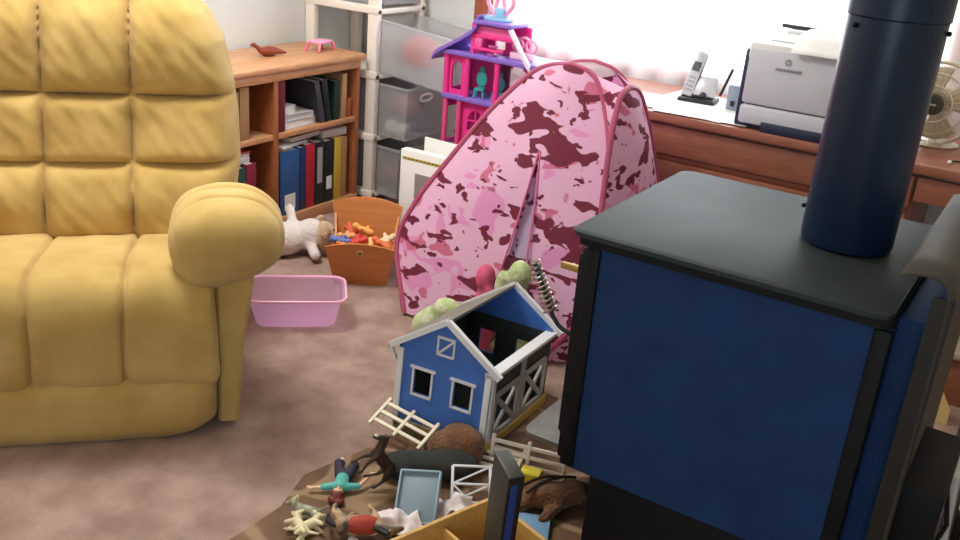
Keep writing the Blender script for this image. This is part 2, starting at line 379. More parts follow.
# ------------------------------------------------------------------ recliner
def recliner():
    t = thing('recliner', 'mustard yellow velvet recliner armchair with tufted back', 'armchair', (-1.973, 1.319, 0), (0, 0, R_(46.5)))
    # backrest
    cols = (-.137, .107); rows = (.385, .607, .795)
    def bump1(x, seams, lo, hi, k):
        e = [lo] + list(seams) + [hi]
        for i in range(len(e) - 1):
            if x <= e[i + 1] or i == len(e) - 2:
                s = (x - e[i]) / (e[i + 1] - e[i]); s = min(max(s, 0), 1)
                return (1 - abs(2 * s - 1) ** k)
        return 0
    def halfw(z):
        return interp(z, [.2, .40, .60, .72, .84, .95, 1.03, 1.09, 1.135, 1.155], [.40, .405, .435, .432, .418, .392, .35, .285, .19, .04])
    b_ = MB()
    NU, NV = 150, 140
    zmin, zmax = .22, 1.155
    def side(front):
        def fn(u, v):
            z = zmin + (zmax - zmin) * (1 - (1 - v) ** 1.35)
            hw = halfw(z); s = 2 * u - 1
            x = -.015 + hw * s
            yc = .53 + (z - .40) * .33
            ed = min(1, max(0, (1 - abs(s)))) ; rim = (1 - (1 - min(1, ed / .30)) ** 2.2) ** (1 / 2.2)
            top = min(1, (zmax - z) / .16); top = (1 - (1 - top) ** 2.2) ** (1 / 2.2)
            k = rim * top
            if front:
                pc = bump1(x, cols, -.015 - hw, -.015 + hw, 7); pr = bump1(z, rows, .2, zmax, 7)
                puff = .058 * (max(pc, 0) ** .7) * (max(pr, 0) ** .6)
                wr = .016 * mnoise.noise(Vector((x * 9, z * 7, 1.7))) + .006 * mnoise.noise(Vector((x * 26 + z * 18, z * 12, 4)))
                lum = .03 * math.exp(-((z - .52) / .1) ** 2) + .035 * math.exp(-((z - .95) / .12) ** 2)
                y = yc + .06 - k * (.085 + lum) - puff * k + wr * k * pr
            else:
                y = yc + .08 + k * .10
            return (x, y, z)
        return fn
    A = b_.grid(side(True), NU, NV); B = b_.grid(side(False), NU, NV)
    bd = lambda V: [V[i][0] for i in range(NU + 1)] + [V[NU][j] for j in range(1, NV + 1)] + [V[i][NV] for i in range(NU - 1, -1, -1)] + [V[0][j] for j in range(NV - 1, 0, -1)]
    a_, c_ = bd(A), bd(B)
    for i in range(len(a_)):
        k = (i + 1) % len(a_)
        try: b_.bm.faces.new((a_[i], c_[i], c_[k], a_[k]))
        except ValueError: pass
    b_.build('backrest', M_velvet, t, angle=80)
    # seat cushion: rolls over the front edge
    sc_ = (-.112, .118)
    path = cat_rom([(0, .60, .335), (0, .50, .375), (0, .38, .40), (0, .25, .415), (0, .12, .43), (0, .04, .42), (0, .0, .37), (0, -.008, .29), (0, -.004, .205), (0, .02, .172), (0, .06, .165)], 6)
    n = len(path) - 1
    s_ = MB()
    def sfn(u, v):
        i = min(int(v * n), n - 1); f = v * n - i; p = path[i].lerp(path[i + 1], f); d = (path[i + 1] - path[i]).normalized()
        nrm = Vector((0, d.z, -d.y))
        if nrm.z < 0 and v < .5: nrm = -nrm
        x = -.385 + .732 * u
        vv = max(0, 1 - abs(2 * v - 1) ** 6)
        e = bump1(x, sc_, -.385, .347, 16.0)
        wob = .006 * math.sin(v * 13 + x * 9)
        off = (.032 * e ** .6) * (vv ** .5) + .008 * mnoise.noise(Vector((x * 8, p.y * 8 + p.z * 6, 3))) * e
        sag = -.012 * (1 - abs(2 * v - .9)) if abs(x) < .2 else 0
        q = p + nrm * off
        return (x + wob * (1 - e), q.y, q.z)
    V1 = s_.grid(sfn, 168, 80)
    lo = [s_.bm.verts.new((V1[i][0].co.x, .60, .2)) for i in range(169)]
    lo2 = [V1[i][80] for i in range(169)]
    for i in range(168):
        s_.bm.faces.new((V1[i][0], lo[i], lo[i + 1], V1[i + 1][0])); s_.bm.faces.new((lo[i], lo2[i], lo2[i + 1], lo[i + 1]))
    s_.bm.faces.new([V1[0][j] for j in range(81)] + [lo[0]]); s_.bm.faces.new([V1[168][j] for j in range(81)] + [lo[168]])
    s_.build('seat_cushion', M_velvet, t, angle=75)
    # footrest panel with rounded lower corners
    f_ = MB()
    def ffn(u, v):
        x = -.375 + .705 * u; e = 1 - abs(2 * u - 1) ** 8; hz = .004 + .05 * (abs(2 * u - 1) ** 7)
        z = hz + (.188 - hz) * v; k = (max(0, 1 - abs(2 * v - 1) ** 3.5)) ** .6 * max(e, 0) ** .5
        return (x, .022 - .045 * k + .004 * mnoise.noise(Vector((x * 11, z * 14, 9))), z)
    V = f_.grid(ffn, 50, 20)
    f_.build('footrest_panel', M_velvet, t, angle=80, solid=.03)
    MB().box((-.34, .07, .035), (.335, .85, .22), .02).build('base', M_velvet, t)
    # arms
    for sgn, cx in ((1, .378), (-1, -.408)):
        q = MB(); w0, w1 = (cx - .034, cx + .022) if sgn > 0 else (cx - .022, cx + .034)
        e0, e1 = (0, .045) if sgn > 0 else (-.045, 0)
        rr = []
        for z_, f in ((.02, 0), (.03, 0), (.25, .35), (.44, 1), (.50, 1)):
            rr.append([Vector((w0 + e0 * f, .035, z_)), Vector((w0 + e0 * f + .01, .025, z_)), Vector((w1 + e1 * f - .01, .025, z_)), Vector((w1 + e1 * f, .035, z_)), Vector((w1 + e1 * f, .46, z_)), Vector((w0 + e0 * f, .46, z_))])
        q.rings(rr)
        arm = q.build('armrest', M_velvet, t)
        p_ = MB(); AL = .40
        def afn(u, v):
            th = 2 * math.pi * u; y = -.045 + AL * v
            s = min(1, v / .36); e = max(0, 1 - (1 - s) ** 2.3) ** (1 / 2.3)
            s2 = min(1, (1 - v) / .30); e *= max(0, 1 - (1 - s2) ** 2.2) ** (1 / 2.2)
            c_ = math.cos(th); sn = math.sin(th); g = 1
            yy = y - .075 * sn
            for sy, wd, dp in ((.035, .010, .10), (.135, .011, .09), (.26, .012, .06)): g -= dp * math.exp(-((yy - sy) / wd) ** 2)
            rx, rz = .150, .118
            x = rx * math.copysign(abs(c_) ** .9, c_) * e * g; z = rz * math.copysign(abs(sn) ** .9, sn) * e * g
            inner = max(0, -sgn * x / rx); low = max(0, -sn)
            z -= .055 * inner * low; z += .025 * max(0, sgn * x / rx) * low
            return (cx + x, y, .545 - .03 * v + z + .005 * mnoise.noise(Vector((x * 12, y * 10, z * 12))))
        V = p_.grid(afn, 44, 80, closeu=True)
        p_.build('arm_pad', M_velvet, arm, angle=80)
    return t
recliner()

# ------------------------------------------------------------------ bookcase
bc = thing('bookcase', 'low honey oak bookcase of books and binders against the left wall', 'bookcase', (-2.92, 2.6, 0))
def bx(name, m, parent, lo, hi, bev=.003, o=(-2.92, 2.6, 0)):
    return MB().box([lo[i] - o[i] for i in range(3)], [hi[i] - o[i] for i in range(3)], bev).build(name, m, parent)
bx('top', M_oak, bc, (-3.11, 1.82, .682), (-2.725, 3.39, .71), .008)
bx('cornice', M_oak, bc, (-2.775, 1.84, .645), (-2.74, 3.375, .682), .006)
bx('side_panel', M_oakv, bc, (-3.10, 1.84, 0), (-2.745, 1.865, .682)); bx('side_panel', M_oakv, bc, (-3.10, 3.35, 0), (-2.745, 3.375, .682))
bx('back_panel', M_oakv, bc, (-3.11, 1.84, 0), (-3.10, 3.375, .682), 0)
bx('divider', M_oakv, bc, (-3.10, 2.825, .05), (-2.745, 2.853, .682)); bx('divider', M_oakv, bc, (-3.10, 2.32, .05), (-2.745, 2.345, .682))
bx('base', M_oak, bc, (-3.10, 1.84, 0), (-2.742, 3.375, .05), .003)
for y0, y1 in ((2.853, 3.35), (2.345, 2.825), (1.865, 2.32)): bx('shelf', M_oak, bc, (-3.10, y0, .40), (-2.748, y1, .424))
# books (each one a top-level thing)
def book(name, label, cat, lo, hi, cover, group, lean=0, axis='X', pages=True, ring=None):
    """upright book, spine towards +x"""
    c = ((lo[0] + hi[0]) / 2, (lo[1] + hi[1]) / 2, lo[2])
    t = thing(name, label, cat, c, (R_(lean), 0, 0), group)
    h = hi[2] - lo[2]; dx = (hi[0] - lo[0]) / 2; dy = (hi[1] - lo[1]) / 2
    m = MB(); m.box((dx - .004, -dy, 0), (dx, dy, h), .0018); m.box((-dx, -dy, 0), (dx - .002, -dy + .003, h)); m.box((-dx, dy - .003, 0), (dx - .002, dy, h))
    m.build('cover', cover, t)
    if pages: MB().box((-dx + .005, -dy + .003, .004), (dx - .004, dy - .003, h - .005)).build('pages', M_paper, t)
    if ring: MB().box((dx, -dy * .55, ring[0]), (dx + .0015, dy * .55, ring[1])).build('spine_label', ring[2], t)
    return t
def cmat(n, c, r=.5): return mat(n, c, r)
C_blue = cmat('binder_blue', (44, 92, 150)); C_navy = cmat('binder_navy', (34, 54, 104)); C_red = cmat('binder_red', (190, 34, 56)); C_black = cmat('binder_black', (26, 32, 36))
C_green = cmat('book_green', (30, 58, 48)); C_yellow = cmat('book_yellow', (214, 182, 62)); C_tan = cmat('book_tan', (176, 132, 92)); C_mar = cmat('book_maroon', (110, 30, 46)); C_grey = cmat('label_grey', (176, 178, 182))
C_slate = cmat('binder_slate', (70, 74, 82))
Gd, Gu, Ll, Lu = 'binders on the lower right shelf', 'books on the upper right shelf', 'books on the lower left shelf', 'books on the upper left shelf'
bxf = -2.758
BK = [('ring_binder', 'wide blue binder on the lower shelf, next to the divider', 2.850, 2.975, .285, C_blue, (.02, .09, M_paper)),
      ('ring_binder', 'slim navy binder between the blue and red binders', 2.978, 3.018, .285, C_navy, None),
      ('ring_binder', 'red binder on the lower shelf of the bookcase', 3.021, 3.080, .29, C_red, None),
      ('ring_binder', 'black binder with a tall grey spine label', 3.083, 3.145, .29, C_black, (.10, .265, C_grey)),
      ('ring_binder', 'black binder with a small white label low on the spine', 3.148, 3.215, .285, C_black, (.06, .12, M_paper)),
      ('book', 'yellow book standing at the right of the black binders', 3.220, 3.272, .29, C_yellow, None),
      ('book', 'thin tan book beside the yellow book at the shelf end', 3.276, 3.31, .285, C_tan, None)]
for nm, lb, y0, y1, h, cm, rg in BK:
    y0, y1 = 2.875 + (y0 - 2.85) * .945, 2.875 + (y1 - 2.85) * .945
    book(nm, lb, 'binder' if 'binder' in nm else 'book', (-3.03, y0, .051), (bxf, y1, .051 + h), cm, Gd, ring=rg)
def flat(name, label, cat, c, s, m, rz=0, group=None, pages=None, tilt=(0, 0)):
    t = thing(name, label, cat, c, (R_(tilt[0]), R_(tilt[1]), R_(rz)), group)
    if pages:
        MB().box((-s[0] / 2, -s[1] / 2, .002), (s[0] / 2 - .004, s[1] / 2 - .003, s[2] - .002)).build('pages', pages, t)
        q = MB(); q.box((-s[0] / 2, -s[1] / 2, 0), (s[0] / 2, s[1] / 2, .002)); q.box((-s[0] / 2, -s[1] / 2, s[2] - .002), (s[0] / 2, s[1] / 2, s[2])); q.box((-s[0] / 2, s[1] / 2 - .003, 0), (s[0] / 2, s[1] / 2, s[2])); q.build('cover', m, t)
    else:
        q = MB()
        for k in range(3):
            dz = s[2] / 3; a_ = random.uniform(-.006, .006)
            q.box((-s[0] / 2 + a_, -s[1] / 2 - a_, k * dz), (s[0] / 2 + a_, s[1] / 2 - a_, (k + 1) * dz - .0006), .0008)
        q.build('sheets', m, t)
    return t
flat('paper_stack', 'loose white papers lying on the blue and red binders', 'papers', (-2.87, 2.965, .343), (.20, .20, .012), M_paper, 12, tilt=(-1, 0))
flat('ring_binder', 'black binder lying flat above the standing binders', 'binder', (-2.90, 3.07, .356), (.22, .22, .026), C_black, 4, Gd, M_paper)
flat('magazine_stack', 'stack of white magazines lying above the black and yellow spines', 'magazines', (-2.87, 3.245, .344), (.20, .15, .036), mat('magazine_white', (222, 220, 216), .5), -5)
# upper right compartment
book('book', 'tall maroon book standing against the bookcase divider', 'book', (-3.0, 2.868, .4245), (bxf, 2.905, .64), C_mar, Gu)
flat('book', 'white and blue book at the bottom of the upper shelf pile', 'book', (-2.85, 3.012, .4245), (.15, .20, .034), mat('cover_paleblue', (188, 208, 226), .5), 2, Gu, M_paper)
flat('book', 'white book with a dark spine, second in the upper shelf pile', 'book', (-2.85, 3.005, .459), (.15, .185, .026), mat('cover_white', (226, 226, 222), .5), -3, Gu, mat('page_grey', (206, 206, 204), .7))
flat('book', 'small pale book lying topmost on the upper shelf pile', 'book', (-2.85, 2.955, .4855), (.13, .08, .036), mat('cover_pale', (214, 220, 222), .5), 3, Gu, M_paper)
book('ring_binder', 'slate binder leaning beside the book pile on the upper shelf', 'binder', (-3.02, 3.128, .429), (bxf, 3.158, .62), C_slate, Gu, lean=14, pages=True)
book('ring_binder', 'black binder leaning on the slate binder, upper shelf', 'binder', (-3.02, 3.165, .429), (bxf, 3.20, .62), C_black, Gu, lean=11)
book('book', 'dark green book standing right of the leaning binders', 'book', (-3.02, 3.215, .4245), (bxf, 3.25, .60), C_green, Gu)
book('book', 'tall tan book at the right end of the upper shelf', 'book', (-3.02, 3.27, .4245), (bxf, 3.30, .625), mat('book_beige', (196, 160, 116), .6), Gu)
book('book', 'small orange book in front corner of the upper shelf', 'book', (-2.95, 3.31, .4245), (bxf, 3.335, .51), mat('book_orange', (176, 96, 50), .6), Gu)
# left compartments (partly behind the recliner)
for i, (y0, y1, h, c, lb) in enumerate([(2.60, 2.645, .20, (150, 116, 78), 'tan book next to the recliner on the upper left shelf'), (2.650, 2.70, .215, (168, 130, 86), 'light tan book, tallest on the upper left shelf')]):
    book('book', lb, 'book', (-3.0, y0, .4245), (bxf, y1, .4245 + h), mat('tan_cover%d' % i, c, .7), Lu)
for i, (y0, y1, h, c, lb) in enumerate([(2.50, 2.585, .26, (30, 62, 50), 'thick dark green book low beside the recliner back'), (2.59, 2.675, .262, (34, 70, 58), 'green book between the dark green and maroon books'), (2.68, 2.735, .27, (128, 30, 52), 'wine red book on the lower left shelf')]):
    book('book', lb, 'book', (-3.0, y0, .051), (bxf, y1, .051 + h), mat('low_cover%d' % i, c, .5), Ll)
flat('paper_stack', 'thick stack of white papers on the dark green books', 'papers', (-2.88, 2.62, .3145), (.20, .20, .045), M_paper, 4)
flat('folder', 'red folder on top of the white paper stack', 'folder', (-2.885, 2.63, .361), (.20, .21, .008), cmat('folder_red', (190, 62, 62)), -4, None, M_paper)
# on top
bd = MB(); bd.ell((0, 0, .022), (.05, .024, .020)); bd.cap((-.035, 0, .026), (-.062, 0, .046), .012, .009); bd.ell((-.07, 0, .05), (.013, .011, .011)); bd.cap((-.08, 0, .05), (-.092, 0, .047), .004, .002); bd.cap((.03, 0, .022), (.082, 0, .012), .016, .006)
M_bird = mat('red_brown_wood', (140, 62, 42), .45, var=.2, vscale=40)
bt = thing('bird_figurine', 'small red-brown wooden bird figurine on the bookcase top', 'figurine', (-2.91, 2.965, .71), (0, 0, R_(72)))
bd.build('bird_body', M_bird, bt, remesh=.004)
MB().ell((0, 0, .003), (.026, .016, .004)).build('figurine_base', M_bird, bt)
pt = thing('toy_table', 'tiny pink plastic toy table on the right end of bookcase top', 'toy', (-2.885, 3.262, .71), (0, 0, R_(6)))
MB().box((-.035, -.05, .036), (.035, .05, .046), .004).build('tabletop', M_pinklight, pt)
for sx in (-1, 1):
    for sy in (-1, 1): MB().bar((sx * .03, sy * .046, .037), (sx * .036, sy * .062, 0.001), .012, .012, .002).build('leg', mat('pink_leg', (238, 120, 150), .4), pt)

# ------------------------------------------------------------------ drawer tower in the corner
tw = thing('drawer_tower', 'white framed drawer tower with frosted pulled-out drawers in the corner', 'drawers', (-2.9, 3.6, 0))
ox = (-2.9, 3.6, 0)
TX0, TX1, TY0, TY1 = -3.127, -2.70, 3.425, 3.785
for x0, x1 in ((TX0, TX0 + .055), (TX1 - .055, TX1)):
    for y0, y1 in ((TY0, TY0 + .035), (TY1 - .035, TY1)): bx('post', M_drawerframe, tw, (x0, y0, 0), (x1, y1, 1.24), .006, ox)
for z in (.025, .30, .59, .88, 1.20):
    q = MB(); 
    def L(p): return [p[i] - ox[i] for i in range(3)]
    q.box(L((TX0, TY0 - .004, z)), L((TX1 + .004, TY0 + .03, z + .035)), .004); q.box(L((TX0, TY1 - .03, z)), L((TX1 + .004, TY1 + .004, z + .035)), .004)
    q.box(L((TX1 - .03, TY0, z)), L((TX1 + .004, TY1, z + .022)), .004); q.box(L((TX0, TY0, z + .004)), L((TX1, TY1, z + .012)))
    q.build('shelf_frame', M_drawerframe, tw)
def drawer(pull, z, h, tilt=0, length=.38):
    xf = TX1 + pull
    M = Matrix.Translation((xf - ox[0] - length, TY0 - ox[1] + .04, z)) @ Matrix.Rotation(R_(tilt), 4, 'Y')
    W = TY1 - TY0 - .08; q = MB(); T = .004
    q.box((0, 0, 0), (length, W, T), 0, M); q.box((0, 0, 0), (length, T, h), 0, M); q.box((0, W - T, 0), (length, W, h), 0, M); q.box((0, 0, 0), (T, W, h), 0, M)
    q.box((length - T, 0, 0), (length, W, h), 0, M)
    d = q.build('drawer', M_drawer, tw, smooth=False)
    r = MB()
    for lo, hi in (((-.004, -.008, h - .008), (length + .004, .004, h + .004)), ((-.004, W - .004, h - .008), (length + .004, W + .008, h + .004)), ((length - .004, -.008, h - .008), (length + .012, W + .008, h + .004))): r.box(lo, hi, .002, M)
    r.build('drawer_rim', M_drawer, d)
    hdl = MB(); hh = h - .05
    pts = [M @ Vector((length + .004, W / 2 + .045 * math.copysign(abs(math.cos(a_)) ** .6, math.cos(a_)), hh + .016 * math.sin(a_))) for a_ in [2 * math.pi * k / 20 for k in range(20)]]
    hdl.tube(pts, .006, 8, True); hdl.build('handle_ring', M_white, d)
    return d
drawer(0.0, .918, .245, 0); drawer(.40, .625, .235, 5.5, .45); drawer(.155, .335, .24, 1.5); drawer(.12, .045, .235, 1)
def toyball(label, c, r, m, cat='toy', name='plush_toy'):
    q = MB(); q.ell((0, 0, 0), r, None, 2.3)
    o = q.build(name, m, loc=c); return tag(o, label, cat)
toyball('blurry red toy inside the second drawer of the tower', (-2.52, 3.53, .73), (.10, .055, .07), mat('red_cloth', (214, 84, 84), .9))
toyball('left white plush ball seen through the third drawer', (-2.648, 3.50, .375), (.03, .03, .032), M_plush)
toyball('right white plush ball seen through the third drawer', (-2.585, 3.502, .37), (.03, .03, .032), M_plush)
toyball('dusty rose toy heap behind the white balls, third drawer', (-2.64, 3.60, .46), (.07, .06, .05), mat('rose_cloth', (170, 104, 104), .9))
toyball('dark red cloth toy inside the lowest drawer', (-2.68, 3.60, .12), (.12, .10, .06), mat('wine_cloth', (120, 50, 50), .9))
toyball('lilac cloth toy inside the top drawer of the tower', (-2.80, 3.60, .99), (.09, .10, .05), mat('lilac_cloth', (196, 180, 200), .9))
# white box and card standing beside the tower
gb = thing('game_box', 'white box with yellow and black border band standing behind tent', 'box', (-2.13, 3.05, 0), (0, 0, R_(2)))
MB().box((-.115, -.012, 0), (.125, .03, .435), .003).build('box_body', M_paper, gb)
q = MB()
for k in range(12): q.box((-.105 + k * .019, -.0135, .395), (-.105 + k * .019 + .012, -.0125, .407), .002)
q.build('border_band', mat('band_yellow', (196, 170, 40), .6), gb)
q = MB()
for k in range(12): q.box((-.105 + k * .019 + .012, -.0135, .397), (-.105 + k * .019 + .018, -.0125, .405))
q.build('border_band', mat('band_black', (40, 36, 30), .6), gb)
MB().box((-.04, -.0135, .24), (.09, -.0122, .345)).build('picture_panel', mat('panel_grey', (150, 140, 140), .6), gb)
tag(MB().box((-.10, 0, 0), (.10, .008, .475), .001).build('white_card', M_paper, loc=(-2.10, 3.13, 0), rot=(0, 0, R_(-2))), 'plain white card standing behind the bordered white box', 'card')

# ------------------------------------------------------------------ doll house on a dark chest
tc_ = thing('toy_chest', 'dark grey low chest under the pink doll house', 'chest', (-1.98, 3.42, 0))
MB().box((-.26, -.17, .02), (.30, .19, .34), .01).build('chest_body', mat('chest_grey', (74, 76, 80), .6), tc_)
MB().box((-.265, -.175, .34), (.305, .195, .372), .006).build('lid', mat('chest_lid', (88, 96, 100), .5), tc_)
dh = thing('doll_house', 'pink and purple plastic doll house behind the tent', 'toy house', (-2.045, 3.36, .372), (0, 0, R_(-2)))
DW = .235   # half width
def dpart(name, m, fn, parent=dh):
    q = MB(); fn(q); return q.build(name, m, parent)
dpart('base_slab', M_lblue, lambda q: q.box((-DW - .01, -.01, 0), (DW + .02, .19, .018), .004))
dpart('floor_slab', M_purple, lambda q: q.box((-DW - .005, -.012, .225), (DW + .015, .19, .245), .004))
dpart('floor_slab', M_purple, lambda q: q.box((-DW - .02, -.02, .412), (DW + .03, .19, .432), .004))
def arch_wall(q, x0, x1, z0, z1, y0, y1, ox0, ox1, oz0, oz1):
    M = Matrix(((1, 0, 0, 0), (0, 0, 1, y0), (0, 1, 0, 0), (0, 0, 0, 1)))
    # frame around an arched opening, built from strips
    q.box((x0, y0, z0), (ox0, y1, z1)); q.box((ox1, y0, z0), (x1, y1, z1))
    if oz0 > z0: q.box((ox0, y0, z0), (ox1, y1, oz0))
    r = (ox1 - ox0) / 2; cx = (ox0 + ox1) / 2; zt = oz1 - r
    n = 10
    for k in range(n):
        a0, a1 = math.pi * k / n, math.pi * (k + 1) / n
        xa, xb = cx - r * math.cos(a0), cx - r * math.cos(a1)
        zz = min(zt + r * math.sin(a0), zt + r * math.sin(a1)); q.box((xa, y0, zz), (xb, y1, z1))
for z0, z1 in ((.018, .225), (.245, .412)):
    dpart('side_wall', M_pink, lambda q: (q.box((-DW, 0, z0), (-DW + .014, .018, z1)), q.box((-DW, .15, z0), (-DW + .014, .18, z1)), q.box((-DW, 0, z1 - .04), (-DW + .014, .18, z1)), q.box((-DW, 0, z0), (-DW + .014, .18, z0 + .02))))
    dpart('side_wall', M_pink, lambda q: q.box((DW - .014, 0, z0), (DW, .18, z1)))
    dpart('back_wall', M_pink, lambda q: arch_wall(q, -DW, DW, z0, z1, .172, .182, -.03, .07, z0 + .04, z1 - .03))
for x in (-DW - .002, -DW + .105, .02): dpart('column', M_pink, lambda q: (q.tube([(x + .008, .004, .245), (x + .008, .004, .412)], .013, 10), q.box((x - .006, -.008, .395), (x + .022, .016, .412), .002)))
for x in (-DW + .004, -DW + .075): dpart('column', mat('rose_plastic', (236, 84, 140), .4), lambda q: q.tube([(x + .008, .004, .018), (x + .008, .004, .225)], .011, 10))
dpart('window_panel', M_pink, lambda q: (arch_wall(q, -DW + .012, -DW + .11, .245, .412, .01, .02, -DW + .030, -DW + .080, .265, .385)))
dpart('window_panel', M_pink, lambda q: (arch_wall(q, -DW + .085, .06, .02, .22, .02, .03, -DW + .12, -DW + .20, .10, .19), q.box((-DW + .157, .02, .10), (-DW + .163, .03, .19)), q.box((-DW + .12, .02, .14), (-DW + .20, .03, .146))))
dpart('door', mat('maroon_door', (120, 40, 80), .5), lambda q: q.box((-.08, .158, .25), (-.01, .17, .39), .003))
# roof: swooping left side, straight white right edge, purple upper deck
def roofL(q):
    P = cat_rom([(-DW - .055, 0, .395), (-DW - .03, 0, .425), (-DW + .03, 0, .46), (-DW + .09, 0, .495), (-DW + .14, 0, .53), (-DW + .165, 0, .558)], 5)
    q.rings([[p + Vector((0, y, dz)) for (y, dz) in ((-.03, 0), (.14, 0), (.14, -.016), (-.03, -.016))] for p in P])
dpart('roof_side', M_purple, roofL)
def roofR(q):
    P = cat_rom([(DW - .035, 0, .415), (.165, 0, .455), (.125, 0, .51), (.085, 0, .565)], 5)
    q.rings([[p + Vector((0, y, dz)) for (y, dz) in ((-.03, .008), (-.012, .008), (-.012, -.016), (-.03, -.016))] for p in P])
dpart('roof_side', mat('white_lilac', (238, 230, 242), .35), roofR)
dpart('roof_deck', M_purple, lambda q: (q.box((-DW + .15, -.035, .556), (.10, .10, .573), .004), q.box((-DW + .16, -.03, .573), (-DW + .172, .10, .59), .002)))
dpart('attic_wall', M_pink, lambda q: (arch_wall(q, -.10, .12, .432, .556, .09, .10, -.05, .00, .45, .52), q.box((-.105, -.01, .432), (-.09, .10, .555)), q.box((-.10, -.012, .50), (.10, .006, .515), .002), q.box((-.10, -.012, .45), (.05, .006, .462), .002)))
dpart('attic_panel', mat('bright_pink', (250, 110, 180), .4), lambda q: (q.box((-.085, -.004, .515), (.08, .004, .548), .003), q.box((-.09, -.008, .462), (-.055, .004, .50), .003)))
def antl(sgn):
    def f(q):
        P = cat_rom([(sgn * .012, .03, .573), (sgn * .03, .03, .60), (sgn * .062, .03, .645), (sgn * .045, .03, .685), (sgn * .015, .03, .67), (sgn * .022, .03, .62)], 6)
        q.tube(P, .009, 8)
    return f
an = dpart('roof_ornament', M_lblue, lambda q: (q.box((-.06, .0, .573), (.05, .06, .588), .004), q.box((-.015, .01, .588), (.03, .05, .625), .004)))
dpart('ornament_loop', M_pinklight, lambda q: antl(-1)(q), an); dpart('ornament_loop', M_pinklight, lambda q: antl(1)(q), an)
# furnishings inside the doll house
def figchair(label, x, y, z, s=1.0, m=M_teal):
    t = thing('doll_chair', label, 'toy chair', (x, y, z), (0, 0, R_(15)), 'teal chairs in the doll house')
    MB().box((-.022 * s, -.02, .03 * s), (.022 * s, .02, .042 * s), .004).build('seat', m, t)
    q = MB(); q.ell((0, .018, .075 * s), (.024 * s, .005, .034 * s)); q.ell((0, .018, .115 * s), (.013 * s, .006, .013 * s)); q.build('backrest', m, t)
    for sx in (-1, 1):
        for sy in (-1, 1): MB().bar((sx * .017 * s, sy * .015, .03 * s), (sx * .021 * s, sy * .018, 0), .007, .007, .001).build('leg', m, t)
    return t
dz0 = .372 + .246
figchair('teal doll chair on the middle floor, left of the other teal chair', -2.115, 3.395, dz0, 1.0)
figchair('teal doll chair beside the tent edge on the middle doll house floor', -2.02, 3.385, dz0, .95)
ot = thing('doll_vanity', 'pink and white vanity with curled back in the attic of doll house', 'toy furniture', (-1.93, 3.395, .372 + .433))
MB().box((-.05, -.012, 0), (.05, .02, .028), .005).build('bench', mat('white_pink', (248, 200, 222), .4), ot)
q = MB()
for cx_, r_ in ((-.03, .024), (.0, .032), (.033, .024)):
    q.tube([(cx_ + r_ * math.cos(a_), .018, .055 + r_ * math.sin(a_)) for a_ in [2 * math.pi * k / 18 for k in range(18)]], .006, 8, True)
q.build('curled_back', M_pinklight, ot)
q = MB(); q.lathe([(.02, 0), (.024, .006), (.006, .012), (.006, .03), (.02, .034), (.022, .04)], 16)
tag(q.build('doll_stool', mat('orchid_plastic', (226, 120, 190), .4), loc=(-2.055, 3.375, .372 + .433)), 'small orchid pink stool at the left of the attic', 'toy stool')
q = MB(); q.cap((0, 0, .012), (0, 0, .05), .01, .008); q.ell((0, 0, .066), (.011, .011, .012))
tag(q.build('toy_figure', mat('penguin_black', (40, 40, 48), .5), loc=(-2.205, 3.372, .391), remesh=.003), 'tiny dark toy figure by the bottom left doll house column', 'toy figure')

# ------------------------------------------------------------------ camouflage play tent
PK = (242, 192, 222)
camo_m = camo('pink_camouflage', PK, [((238, 160, 208), 5.6, .60, (3, 1, 0), (1, 1, 1.35)), ((218, 122, 152), 7.5, .618, (7, 2, 5), (1, 1, 1.4)), ((124, 48, 68), 8.2, .588, (0, 5, 1.3), (.8, 1, 1.7)), ((120, 46, 66), 15, .625, (9, 5, 2), (1, 1, 1.5))])
M_hoop = mat('hoop_trim', (176, 78, 112), .6)
M_mesh = sheer('white_roof_mesh', (246, 226, 232), .25, .5, .8)
tt = thing('play_tent', 'pink camouflage pop-up play tent with hooped panels', 'tent', (-1.45, 2.8, 0))
TO = Vector((-1.45, 2.8, 0))
# half-width profile by height fraction
TH = [0, .235, .40, .565, .785, .93, .982, 1.0]; TWd = [.30, .425, .41, .345, .245, .15, .085, 0]
def leg(side, wscale, h, axis0, axis1, nrm):
    """points from base to apex, side -1/+1 across the width direction"""
    key = [(f, wd) for f, wd in zip(TH, TWd)]
    dense = cat_rom([(wd, f, 0) for f, wd in key], 8)
    out = []
    for p in dense:
        f = min(max(p.y, 0), 1); ax = axis0.lerp(axis1, f)
        out.append(ax + nrm * (side * max(p.x, 0) * wscale))
    return out
A0, A1 = Vector((-1.515, 2.52, .012)), Vector((-1.41, 2.83, .928))
X_ = Vector((1, 0, 0)); Y_ = Vector((0, 1, 0))
H1L, H1R = leg(-1, 1.0, .93, A0, A1, X_), leg(1, .86, .93, A0, A1, X_)
B0, B1 = Vector((-1.50, 3.13, .012)), Vector((-1.395, 2.965, .925))
H3L, H3R = leg(-1, .95, .93, B0, B1, X_), leg(1, .88, .93, B0, B1, X_)
S0, S1 = Vector((-1.07, 2.845, .012)), Vector((-1.19, 2.80, .895))
H2L, H2R = leg(-1, .66, .9, S0, S1, Y_), leg(1, .70, .9, S0, S1, Y_)
S0b, S1b = Vector((-1.90, 2.86, .012)), Vector((-1.58, 2.92, .74))
H4L, H4R = leg(-1, .58, .9, S0b, S1b, Y_), leg(1, .58, .9, S0b, S1b, Y_)
